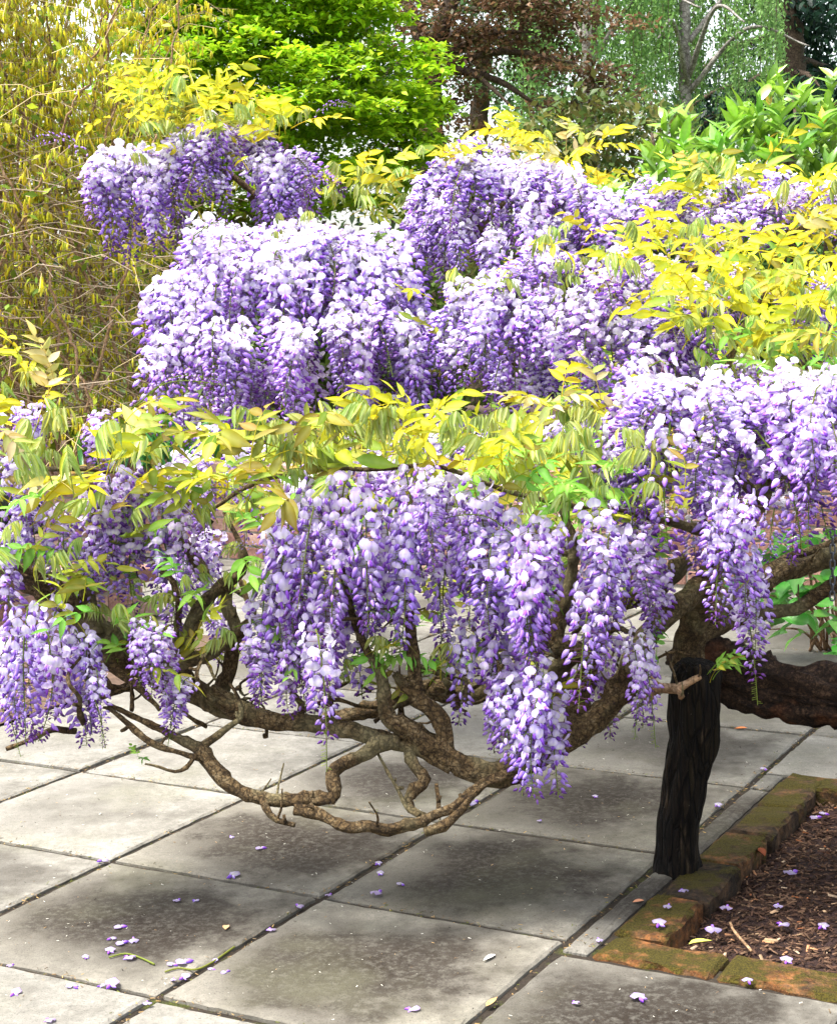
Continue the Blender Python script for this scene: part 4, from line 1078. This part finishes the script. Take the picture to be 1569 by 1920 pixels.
dead_leaf('fallen_leaf', 'tan dead leaf on the stained slab near the green tendrils', 425, 1735, .002, .035, .016, (.5, .3, .16))
dead_leaf('fallen_leaf', 'yellow green leaf lying in the mulch against the edging bricks', 1292, 1770, -.012, .05, .022, (.5, .5, .1), .6)
dead_leaf('fallen_leaf', 'rust red leaf lying on the paving behind the post', 1400, 1365, .002, .05, .02, (.5, .17, .06))
dead_leaf('fallen_leaf', 'dark red leaf standing against the inner side of the edging', 1433, 1605, -.01, .05, .03, (.2, .06, .03), .8)
dead_leaf('feather', 'small white feather on the grey slab beside the dirty stain', 927, 1790, .002, .05, .014, (.75, .75, .72), .5)
# green tendrils and the twig
def thread(name, label, cat, pix, z, r, mat):
    pts = [(*gnd(a, b, z), r) for a, b in pix]
    mb = MB(); v, f, c = tube(pts, sides=6, step=.01, rough=.1, rope=0, seed=R.randint(0, 99)); mb.add(v, f, [(.18, .2, .04)] * len(v))
    o = link(name, mb.mesh(name, mat), None); tag(o, label, cat); return o
thread('tendril', 'short green wisteria tendril lying on the slab among fallen blossoms', 'tendril', [(205, 1795), (235, 1788), (262, 1795), (290, 1808)], .004, .002, M_leaf)
thread('tendril', 'green wisteria tendril lying across the dark slab joint', 'tendril', [(310, 1822), (335, 1815), (365, 1818), (395, 1806), (440, 1775)], .004, .002, M_leaf)
thread('fallen_twig', 'thin pale twig curving over the mulch', 'twig', [(1368, 1730), (1375, 1745), (1392, 1765), (1408, 1783)], -.005, .003, M_twig)
# crumbs of soil, moss and grit in the joints and on the slabs
jp = []
for q in range(-3, 6):
    for s in range(700):
        t = R.uniform(-4, 6)
        p = gp(q + R.gauss(0, .008), t) if s % 2 else gp(t, q + R.gauss(0, .008))
        u = p - Vector((OX, OY, 0)); ii = (u.dot(EI)) / SLAB; jj = u.dot(EJ) / SLAB
        if ii > BI0 and BJ0 < jj < BJ1: continue
        if ii < -2.95: continue
        jp.append((p.x, p.y, -.006))
chips(np.array(jp), 12000, .003, .010, [(.08, .055, .035), (.14, .1, .06), (.05, .04, .02), (.2, .13, .06), (.09, .1, .02), (.3, .2, .08)], 'joint_grit', pav, lift=.01)
sp_ = []
for s in range(4000):
    p = gp(R.uniform(-3, 2), R.uniform(-1.5, 3))
    u = p - Vector((OX, OY, 0)); ii = (u.dot(EI)) / SLAB; jj = u.dot(EJ) / SLAB
    if ii > BI0 - .02 and BJ0 - .02 < jj < BJ1: continue
    sp_.append((p.x, p.y, .001))
chips(np.array(sp_), 2600, .002, .007, [(.05, .035, .025), (.12, .08, .05), (.5, .48, .42), (.3, .2, .1), (.03, .025, .02)], 'slab_grit', pav, lift=.002)

# ------------------------------------------------------------------ background plants
def crown_clumps(c, rad, n_clump, per, disk, thick, shell=.55, rng=NR, lower=-.6, flat=.25):
    """leaf positions in flattened clumps spread through an ellipsoid; returns positions, clump indices"""
    u = rng.normal(size=(n_clump, 3)); u /= np.linalg.norm(u, axis=1)[:, None]
    u[:, 2] = np.where(u[:, 2] < lower, -u[:, 2], u[:, 2])
    q = shell + (1 - shell) * rng.random((n_clump, 1)) ** .6
    cc = np.array(c) + u * q * np.array(rad)
    n = n_clump * per
    a = rng.uniform(0, 2 * np.pi, n); rr = np.sqrt(rng.random(n)) * disk
    ds = np.repeat(rng.uniform(.6, 1.3, n_clump), per)
    dx = np.cos(a) * rr * ds; dy = np.sin(a) * rr * ds
    dz = rng.normal(0, thick, n) - flat * (rr * ds) ** 2 / disk
    P = np.repeat(cc, per, 0) + np.c_[dx, dy, dz]
    return P, np.repeat(np.arange(n_clump), per), cc
def foliage(name, parent, P, size, cols, tilt=.5, clump=None, mat=M_fol, droop=0., jit=(.7, 1.3)):
    n = len(P)
    base = np.array(cols)[NR.integers(0, len(cols), n)]
    if clump is not None:
        cv = NR.uniform(.75, 1.25, clump.max() + 1)[clump][:, None]; base = base * cv
    base = base * NR.uniform(*jit, (n, 1))
    v, f, c = scatter(LEAF_T, LEAF_F, P, rot_batch(n, None, NR.normal(-droop, tilt, n), NR.normal(0, tilt, n)), NR.uniform(size[0], size[1], n), base)
    return link(name, mesh_np(name, v, f, c, mat), parent)
def tree_limb(name, parent, pts, mat=M_tree, sides=8, step=.08, **kw):
    mb = MB(); v, f, c = tube([(*p, r) for p, r in pts], sides=sides, step=step, seed=R.randint(0, 99), **kw); mb.add(v, f, c)
    return link(name, mb.mesh(name, mat), parent)

# chartreuse layered tree
c = at(500, 225, 12.2)
T = empty('green_tree', (c.x, c.y, .5)); tag(T, 'bright lime green tree with layered leafy tiers and a few white flowers', 'tree', 'garden trees')
tree_limb('trunk', T, [((c.x, c.y, .45), .07), ((c.x + .03, c.y, 1.3), .06), ((c.x - .02, c.y, 2.2), .045), ((c.x, c.y, 3.2), .02)])
for k in range(9):
    a = R.uniform(0, 6.28); z = R.uniform(1.2, 2.8)
    tree_limb('branch', T, [((c.x, c.y, z), .03), ((c.x + .5 * math.cos(a), c.y + .5 * math.sin(a), z + .2), .02), ((c.x + 1.1 * math.cos(a), c.y + 1.1 * math.sin(a), z + .3), .008)], sides=6)
P, ci, cc = crown_clumps(c, (1.33, 1.1, 1.3), 380, 95, .20, .018, .6)
foliage('crown', T, P, (.05, .09), [(.28, .48, .012), (.32, .52, .015), (.18, .38, .012), (.38, .52, .02)], .38, ci)
P2, ci2, _ = crown_clumps(c, (1.15, .85, 1.1), 260, 70, .25, .05, .2)
foliage('inner_crown', T, P2, (.04, .07), [(.2, .4, .012), (.26, .44, .015)], .5, ci2)
fw = P[NR.integers(0, len(P), 160)] + np.array([0, -.02, .03])
v, f, cl = scatter(LEAF_T, LEAF_F, np.repeat(fw, 4, 0), rot_batch(640, None, NR.normal(0, .3, 640), 0), NR.uniform(.03, .045, 640), np.full((640, 3), .75))
tag(link('blossoms', mesh_np('blossoms', v, f, cl, M_fol), T), kind='stuff')
# copper tree
c = at(905, 130, 17)
T = empty('copper_tree', (c.x, c.y, 0)); tag(T, 'dark copper leaved tree with forking brown trunk behind the lime green tree', 'tree', 'garden trees')
q0 = at(812, 330, 17.2); q1 = at(808, 130, 17); q2 = at(830, 40, 17); q3 = at(880, -60, 17); q4 = at(770, 20, 17); q5 = at(740, -60, 17)
tree_limb('trunk', T, [((q0.x, q0.y, 0), .16), (tuple(q0), .14), (tuple(q1), .12), (tuple(q2), .09), (tuple(q3), .05)])
tree_limb('branch', T, [(tuple(q1), .08), (tuple(q4), .06), (tuple(q5), .04)])
for (a, b) in ((1000, 60), (1080, 120), (960, 200), (1040, 220), (700, 160)):
    e = at(a, b, 16.8 + R.uniform(-.5, .5)); mid_ = q1.lerp(e, .5) + Vector((0, 0, .15))
    tree_limb('branch', T, [(tuple(q1), .05), (tuple(mid_), .035), (tuple(e), .012)], sides=6)
P, ci, cc = crown_clumps(at(930, 150, 17), (1.55, 1.0, 1.3), 150, 85, .27, .035, .3)
P = P + np.c_[NR.normal(0, .05, len(P)), np.zeros(len(P)), NR.normal(0, .02, len(P))]
foliage('crown', T, P, (.05, .09), [(.11, .058, .032), (.085, .045, .026), (.15, .085, .042), (.07, .065, .022)], .5, ci)
# green broad tree behind the copper one
c = at(880, 60, 23)
T = empty('broad_tree', (c.x, c.y, 0)); tag(T, 'soft mid green tree showing through the copper foliage', 'tree', 'garden trees')
tree_limb('trunk', T, [((c.x, c.y, -.05), .2), ((c.x, c.y, 2.5), .17), ((c.x + .2, c.y, 5), .1)])
P, ci, cc = crown_clumps(c, (2.0, 1.5, 2.2), 150, 70, .38, .1, .3)
foliage('crown', T, P, (.07, .12), [(.06, .13, .03), (.08, .17, .035), (.05, .10, .03)], .7, ci)
# weeping birches
def birch(px, d, lo_px, hi_px, n_strand, tint, label, y_lo=260):
    c = at(px, 100, d)
    T = empty('birch_tree', (c.x, c.y, 0)); tag(T, label, 'birch', 'weeping birches')
    tree_limb('trunk', T, [((c.x, c.y, -.05), .12), ((c.x + .05, c.y, 2), .10), ((c.x - .05, c.y, 4), .08), ((c.x, c.y, 6.5), .05)], M_birch)
    for k in range(7):
        a = R.uniform(0, 6.28); z = R.uniform(4, 6)
        tree_limb('branch', T, [((c.x, c.y, z), .04), ((c.x + .8 * math.cos(a), c.y + .8 * math.sin(a), z + .7), .025), ((c.x + 1.6 * math.cos(a), c.y + 1.6 * math.sin(a), z + .4), .01)], M_birch, 6)
    pos = []; tw = MB()
    for k in range(n_strand):
        x = R.uniform(lo_px, hi_px); dd = d + R.uniform(-1.2, 1.2)
        top = at(x, R.uniform(-160, -20), dd); ln = R.uniform(.8, 1.0) * (at(x, -90, dd).z - at(x, R.uniform(90, y_lo), dd).z)
        sx = R.uniform(-.05, .05)
        prev = top
        for s in range(int(ln / .028)):
            t = s * .028
            p = Vector((top.x + sx * t + .02 * math.sin(t * 5 + k), top.y, top.z - t))
            for _ in range(5): pos.append((p.x + R.gauss(0, .06), p.y + R.gauss(0, .06), p.z + R.gauss(0, .025)))
        thin(tw, top, Vector((top.x + sx * ln, top.y, top.z - ln)), .004, (.12, .08, .06))
    link('twigs', tw.mesh('twigs', M_chip), T)
    foliage('crown', T, np.array(pos), (.045, .075), tint, .8, None, droop=.9)
birch(1110, 20, 930, 1250, 44, [(.12, .24, .05), (.16, .3, .07), (.10, .2, .06)], 'weeping birch with thin grey trunk and pale hanging sprays', 240)
birch(1290, 21, 1180, 1460, 50, [(.15, .28, .07), (.2, .34, .1), (.12, .24, .07)], 'weeping birch with dense curtains of soft green beside the dark conifer', 260)
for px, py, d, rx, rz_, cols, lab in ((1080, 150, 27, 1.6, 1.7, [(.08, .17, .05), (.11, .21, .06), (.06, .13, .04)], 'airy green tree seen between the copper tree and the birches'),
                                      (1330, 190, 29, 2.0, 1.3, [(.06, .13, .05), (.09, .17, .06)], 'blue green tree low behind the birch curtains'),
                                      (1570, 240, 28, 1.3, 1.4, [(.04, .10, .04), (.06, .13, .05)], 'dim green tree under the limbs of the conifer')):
    c = at(px, py, d)
    T = empty('airy_tree', (c.x, c.y, 0)); tag(T, lab, 'tree', 'garden trees')
    tree_limb('trunk', T, [((c.x, c.y, -.1), .1), ((c.x, c.y, 2), .09), ((c.x + .1, c.y, c.z), .05)])
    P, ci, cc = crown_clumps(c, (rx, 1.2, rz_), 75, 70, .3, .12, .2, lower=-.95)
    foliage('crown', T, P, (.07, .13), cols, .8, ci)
# conifer
c = at(1480, 60, 26)
T = empty('conifer', (c.x, c.y, 0)); tag(T, 'dark conifer with thick black trunk and drooping limbs', 'conifer', 'garden trees')
q = [at(1478, 400, 26), at(1482, 150, 26), at(1470, 20, 26), at(1476, -200, 26)]
tree_limb('trunk', T, [((q[0].x, q[0].y, -.05), .4), (tuple(q[1]), .24), (tuple(q[2]), .21), (tuple(q[3]), .16)], M_tree, 10)
pos = []
for k in range(34):
    z0 = R.uniform(4.5, 9); a = R.uniform(0, 6.28); ln = R.uniform(1.0, 2.6)
    p0 = Vector((c.x, c.y, z0)); p1 = p0 + Vector((math.cos(a) * ln * .6, math.sin(a) * ln * .6, -.15)); p2 = p0 + Vector((math.cos(a) * ln, math.sin(a) * ln, -.1 - .25 * ln))
    tree_limb('branch', T, [(tuple(p0), .07), (tuple(p1), .045), (tuple(p2), .012)], sides=5, step=.2)
    for s in range(260):
        t = R.random() ** .7
        b = p0.lerp(p1, t * 2) if t < .5 else p1.lerp(p2, t * 2 - 1)
        pos.append((b.x + R.gauss(0, .16), b.y + R.gauss(0, .16), b.z - abs(R.gauss(0, .16))))
foliage('crown', T, np.array(pos), (.09, .2), [(.018, .045, .03), (.025, .06, .035), (.012, .032, .022)], .6, None, droop=.5)
# far wood, read as one mass
pos = []
for k in range(420):
    x = R.uniform(-9, 12); y = R.uniform(33, 40); top = 3.2 + 1.6 * mnoise.noise(Vector((x * .35, 0, 4)))
    z = R.uniform(0, 1) ** .8 * top
    for s in range(26): pos.append((x + R.gauss(0, .45), y + R.gauss(0, .4), z + R.gauss(0, .35)))
o = foliage('distant_woodland', None, np.array(pos), (.18, .34), [(.02, .035, .015), (.03, .05, .018), (.04, .03, .018)], .8)
tag(o, 'dark distant woodland beyond the garden trees', 'woodland', kind='stuff')

# glossy shrub on the right
def big_leaf_mesh(name, L, W, fold, droop, cols, mat, seed, nst=6):
    mb = MB(); rr = random.Random(seed)
    leaflet(mb, Matrix.Identity(3), Vector((0, 0, 0)), L, W, fold, droop, cols[0], cols[1], rr, nst, .12)
    return mb.mesh(name, mat)
c = at(1430, 400, 7.4)
T = empty('glossy_shrub', (c.x, c.y, -.02)); tag(T, 'glossy green shrub with upright whorls of long pointed leaves', 'shrub', 'garden shrubs')
GL = [big_leaf_mesh('leaf', .125, .045, R.uniform(.15, .5), R.uniform(0, .3), [(.10, .27, .012), (.16, .38, .015)], M_gloss, k) for k in range(4)] + \
     [big_leaf_mesh('leaf', .12, .045, R.uniform(.15, .5), R.uniform(0, .25), [(.20, .44, .02), (.30, .54, .03)], M_gloss, 10 + k) for k in range(3)] + \
     [big_leaf_mesh('leaf', .11, .04, .3, .2, [(.5, .4, .02), (.55, .3, .03)], M_gloss, 20)]
for k in range(10):
    e = at(R.uniform(1180, 1640), R.uniform(230, 330), 7.4 + R.uniform(-.3, .4)); mid_ = Vector((c.x, c.y, 0)).lerp(e, .5)
    tree_limb('branch', T, [((c.x + R.uniform(-.2, .2), c.y, -.05), .02), (tuple(mid_), .014), (tuple(e), .006)], sides=6, step=.05)
spots = []
for k in range(190):
    x = R.uniform(1115, 1680)
    topy = 330 - 200 * math.exp(-((x - 1480) / 190.) ** 2) - 60 * math.exp(-((x - 1240) / 60.) ** 2) + R.uniform(0, 12)
    yy = topy + 30 + (390 - topy) * R.random() ** 1.2
    spots.append((x, yy, 7.4 + R.uniform(-.3, .45) - .25 * (yy - topy) / 300))
spots += [(1440, 150, 7.2), (1465, 165, 7.15), (1500, 190, 7.2), (1420, 190, 7.1), (1250, 220, 7.2), (1285, 215, 7.2), (1280, 260, 7.0), (1380, 220, 7.1), (1560, 140, 7.2), (1350, 270, 7.), (1500, 260, 7.), (1540, 220, 7.)]
lv = []
for (x, yy, d) in spots:
    p = at(x, yy, d); tl = Vector((R.gauss(0, .3), R.gauss(0, .3) - .15, 1)).normalized()
    nl = R.randint(6, 8)
    for q in range(nl):
        a = 2.4 * q + R.uniform(0, .5); pt = -R.uniform(.25, 1.25)
        M = Matrix.Translation(p + Vector((0, 0, -.012 * q))) @ tl.to_track_quat('Z', 'Y').to_matrix().to_4x4() @ Matrix.Rotation(a, 4, 'Z') @ Matrix.Rotation(pt, 4, 'Y') @ Matrix.Scale(R.uniform(.7, 1.15), 4)
        lv.append((d, M, R.choice(GL[:4] * 3 + GL[4:7] * 3 + ([GL[7]] if R.random() < .25 else []))))
lv.sort(key=lambda t: t[0])
for d, M, me in lv[:300]: link('leaf', me, T, mat4=M)
rest = MB()
for d, M, me in lv[300:]:
    cs = [tuple(x.color[:3]) for x in me.color_attributes['Col'].data]
    rest.add([M @ v.co for v in me.vertices], [tuple(p.vertices) for p in me.polygons], cs)
tag(link('foliage', rest.mesh('foliage', M_gloss), T), kind='stuff')

# yellow catkin shrub on the left
c = at(110, 720, 9.6)
T = empty('catkin_shrub', (c.x, c.y, .5)); tag(T, 'tall twiggy shrub hung all over with small yellow catkins', 'shrub', 'garden shrubs')
cat_pos = []; cat_yaw = []; lf_pos = []; twg = MB()
for k in range(50):
    bx = at(R.uniform(-160, 330), 760, 9.6).x; by = 9.4 + R.uniform(-.7, 1.2)
    tx = at(R.uniform(-320, 470), 0, 9.6).x; ht = R.uniform(2.0, 4.2)
    if tx > at(400, 0, 9.6).x: ht = min(ht, 3.1)
    p0 = Vector((bx, by, .45)); p2 = Vector((tx, by + R.uniform(-.5, .5), .5 + ht)); p1 = p0.lerp(p2, .5) + Vector((R.uniform(-.15, .15), 0, .2))
    tree_limb('stem', T, [(tuple(p0), .010), (tuple(p1), .007), (tuple(p2), .003)], M_twig, 6, .05, wander=6.)
    for s in range(34):
        t = R.uniform(.05, 1)
        b = (p0.lerp(p1, t * 2) if t < .5 else p1.lerp(p2, t * 2 - 1))
        dr = Vector((R.gauss(0, 1), R.gauss(0, 1), R.uniform(-.6, .7))).normalized() * R.uniform(.2, .65)
        e = b + dr; mid_ = b.lerp(e, .5) + Vector((0, 0, .06))
        thin(twg, b, mid_, .003, (.42, .32, .18)); thin(twg, mid_, e, .002, (.5, .4, .22))
        for w_ in range(16):
            u = R.random(); q = b.lerp(mid_, u * 2) if u < .5 else mid_.lerp(e, u * 2 - 1)
            cat_pos.append((q.x, q.y, q.z))
        for w_ in range(5):
            u = R.random(); q = b.lerp(e, u); lf_pos.append((q.x + R.gauss(0, .03), q.y + R.gauss(0, .03), q.z + R.gauss(0, .03)))
for k in range(420):
    p = at(R.uniform(-40, 340), R.uniform(300, 780), 9.0 + R.uniform(-.5, .9)); a = R.choice((0, math.pi)) + R.gauss(0, .6); ln = R.uniform(.15, .5)
    q = p + Vector((math.cos(a) * ln * .5, math.sin(a) * ln * .3, R.uniform(-.02, .1))); e = q + Vector((math.cos(a) * ln * .5, math.sin(a) * ln * .3, R.uniform(-.12, .06)))
    cc_ = R.choice(((.34, .26, .19), (.22, .16, .11), (.42, .33, .24)))
    thin(twg, p, q, .0035, cc_); thin(twg, q, e, .0025, cc_)
tag(link('twigs', twg.mesh('twigs', M_chip), T), kind='stuff')
cat_pos = np.array(cat_pos)
ring = []
for zz, r in ((0, .05), (-.3, .13), (-.55, .10), (-.8, .12), (-1, .03)):
    for a in range(3):
        ring.append((math.cos(a * 2.094 + zz * 3) * r, math.sin(a * 2.094 + zz * 3) * r, zz))
CF = [(k * 3 + a, k * 3 + (a + 1) % 3, (k + 1) * 3 + (a + 1) % 3, (k + 1) * 3 + a) for k in range(4) for a in range(3)]
n = len(cat_pos)
hfac = np.clip((cat_pos[:, 2:3] - 1.0) / 1.6, 0, 1)
keep = NR.random(n) < (.30 + .70 * hfac[:, 0])
cat_pos = cat_pos[keep]; n = len(cat_pos)
cols = np.array([(.86, .78, .04), (.76, .74, .05), (.86, .82, .10), (.58, .64, .05), (.76, .60, .04)])[NR.integers(0, 5, n)] * NR.uniform(.75, 1.15, (n, 1))
v, f, cl = scatter(ring, CF, cat_pos, rot_batch(n, None, NR.normal(0, .15, n), NR.normal(0, .15, n)), NR.uniform(.028, .06, n), cols)
tag(link('catkins', mesh_np('catkins', v, f, cl, M_fol, True), T), kind='stuff')
lf_pos = np.array(lf_pos)
foliage('crown', T, lf_pos, (.03, .07), [(.36, .44, .03), (.2, .30, .03), (.46, .46, .05), (.30, .24, .05), (.16, .26, .03)], .8)
# olive evergreen behind it, so the twigs read against shade
c = at(60, 560, 11.8)
T = empty('olive_shrub', (c.x, c.y, .5)); tag(T, 'yellowish olive bush behind the catkin shrub', 'shrub', 'garden shrubs')
tree_limb('trunk', T, [((c.x, c.y, .45), .06), ((c.x, c.y, 1.2), .05), ((c.x + .1, c.y, 2.2), .03)])
P, ci, cc = crown_clumps((c.x, c.y, c.z + .35), (1.7, .8, 1.75), 260, 60, .25, .08, .3, lower=-.9)
foliage('crown', T, P, (.05, .09), [(.22, .25, .03), (.28, .28, .04), (.26, .22, .05), (.14, .18, .025)], .7, ci)

for px, py, d, rx, rz_, cols, lab in ((700, 640, 10.5, .75, .7, [(.07, .12, .02), (.1, .15, .03)], 'dark green rounded bush behind the broad lilac dome'),
                                      (1090, 430, 11., 1.0, .95, [(.08, .13, .03), (.12, .12, .03)], 'dull green bush below the copper tree'),
                                      (1380, 600, 10.5, .9, .8, [(.05, .11, .02), (.08, .16, .03)], 'deep green bush behind the glossy shrub')):
    c = at(px, py, d)
    T = empty('garden_bush', (c.x, c.y, .5)); tag(T, lab, 'bush', 'garden shrubs')
    tree_limb('stem', T, [((c.x, c.y, .4), .04), ((c.x, c.y, .8), .03), ((c.x + .05, c.y, 1.3), .015)])
    P, ci, cc = crown_clumps((c.x, c.y, max(c.z, .9)), (rx, .6, rz_), 130, 60, .2, .06, .3, lower=-.95)
    foliage('crown', T, P, (.05, .09), cols, .7, ci)
# strap-leaved clump and ground cover in the raised bed
c = at(285, 830, 8.9)
T = empty('strap_leaf_clump', (c.x, c.y, .5)); tag(T, 'clump of shiny dark green strap leaves below the catkin shrub', 'plant', 'bed plants')
for k in range(70):
    a = R.uniform(0, 6.28); ln = R.uniform(.25, .42); bx = c.x + R.gauss(0, .16); by = c.y + R.gauss(0, .12)
    mb = MB(); rr = random.Random(k)
    leaflet(mb, Matrix.Rotation(a, 3, 'Z') @ Matrix.Rotation(-R.uniform(.7, 1.3), 3, 'Y'), Vector((0, 0, 0)), ln, .028, .4, R.uniform(.1, .5), (.03, .16, .03), (.06, .26, .04), rr, 7)
    link('leaf', mb.mesh('leaf', M_gloss), T, loc=Vector((bx, by, .5)))
pos = [];
for k in range(2600):
    p = gp(R.uniform(-8, 1), R.uniform(7.2, 10)); pos.append((p.x, p.y, .5 + abs(R.gauss(0, .09)) * (1.4 if R.random() < .3 else .8)))
o = foliage('ground_cover', None, np.array(pos), (.05, .12), [(.3, .34, .02), (.36, .36, .02), (.2, .28, .02), (.12, .2, .02)], .8)
tag(o, 'yellow green leafy ground cover along the top of the brick wall', 'ground cover', kind='stuff')
pos = []
for k in range(900):
    p = gp(R.uniform(-8, -3.1), R.uniform(-2, 3.9)); pos.append((p.x, p.y, .006 + abs(R.gauss(0, .01))))
o = foliage('fallen_leaf_litter', None, np.array(pos), (.02, .05), [(.2, .09, .05), (.3, .17, .1), (.12, .06, .04), (.25, .18, .12)], .3)
tag(o, 'brown leaf litter over the soil of the bed', 'leaf litter', kind='stuff')
# leafy seedling shrub behind the trunk
c = gnd(1560, 1215)
T = empty('green_understory_plant', (c.x, c.y, 0)); tag(T, 'fresh green toothed leaves on arching stems behind the old trunk', 'plant', 'bed plants')
UL = [big_leaf_mesh('leaf', .11, .07, R.uniform(.1, .4), R.uniform(.1, .4), [(.05, .26, .02), (.09, .36, .03)], M_gloss, 50 + k) for k in range(4)]
for (a, b, d) in ((1450, 1080, 5.6), (1500, 1060, 5.5), (1540, 1050, 5.6), (1480, 1120, 5.6), (1560, 1140, 5.4), (1520, 1150, 5.5), (1560, 1200, 5.4), (1440, 1050, 5.7), (1580, 1220, 5.3), (1470, 1020, 5.7), (1600, 1100, 5.5), (1420, 1110, 5.9), (1460, 1150, 5.9), (1500, 1100, 6.), (1550, 1090, 6.), (1520, 1010, 6.), (1400, 1060, 6.), (1440, 1180, 5.8), (1570, 1010, 6.)):
    e = at(a, b, d)
    tree_limb('stem', T, [((c.x + R.uniform(-.1, .1), c.y, -.02), .006), ((c.x * .5 + e.x * .5, c.y * .5 + e.y * .5, e.z * .7), .005), (tuple(e), .002)], M_twig, 5, .04)
    for q in range(7):
        M = Matrix.Translation(e + Vector((R.gauss(0, .05), R.gauss(0, .05), R.gauss(0, .035)))) @ Matrix.Rotation(R.uniform(0, 6.28), 4, 'Z') @ Matrix.Rotation(R.uniform(-.3, .6), 4, 'Y') @ Matrix.Rotation(R.gauss(0, .5), 4, 'X') @ Matrix.Scale(R.uniform(.6, 1.1), 4)
        link('leaf', R.choice(UL), T, mat4=M)
# hanging chain at the far right
M_chain = plain('chain_steel', (.12, .13, .16), .4, .8)
top = at(1560, 1000, 3.84)
T = empty('hanging_chain', top); tag(T, 'dark metal chain hanging from a limb beside the right racemes', 'chain')
T['label'] = 'dark metal chain hanging down from a wisteria limb above the old trunk'
mb = MB()
for a in range(14):
    th = 2 * math.pi * a / 14
    cx, cz = math.cos(th) * .0055, math.sin(th) * .0055 + (.006 if math.sin(th) > 0 else -.006)
    for b in range(6):
        ph = 2 * math.pi * b / 6
        mb.v.append(Vector((cx + math.cos(th) * math.cos(ph) * .002, math.sin(ph) * .002, cz + math.sin(th) * math.cos(ph) * .002))); mb.c.append((1, 1, 1))
for a in range(14):
    for b in range(6): mb.f.append((a * 6 + b, ((a + 1) % 14) * 6 + b, ((a + 1) % 14) * 6 + (b + 1) % 6, a * 6 + (b + 1) % 6))
lm = mb.mesh('link', M_chain)
for k in range(9):
    o = link('link', lm, T); o.matrix_basis = Matrix.Translation(top + Vector((0, 0, -.0185 * k))) @ Matrix.Rotation(math.pi / 2 * (k % 2), 4, 'Z')
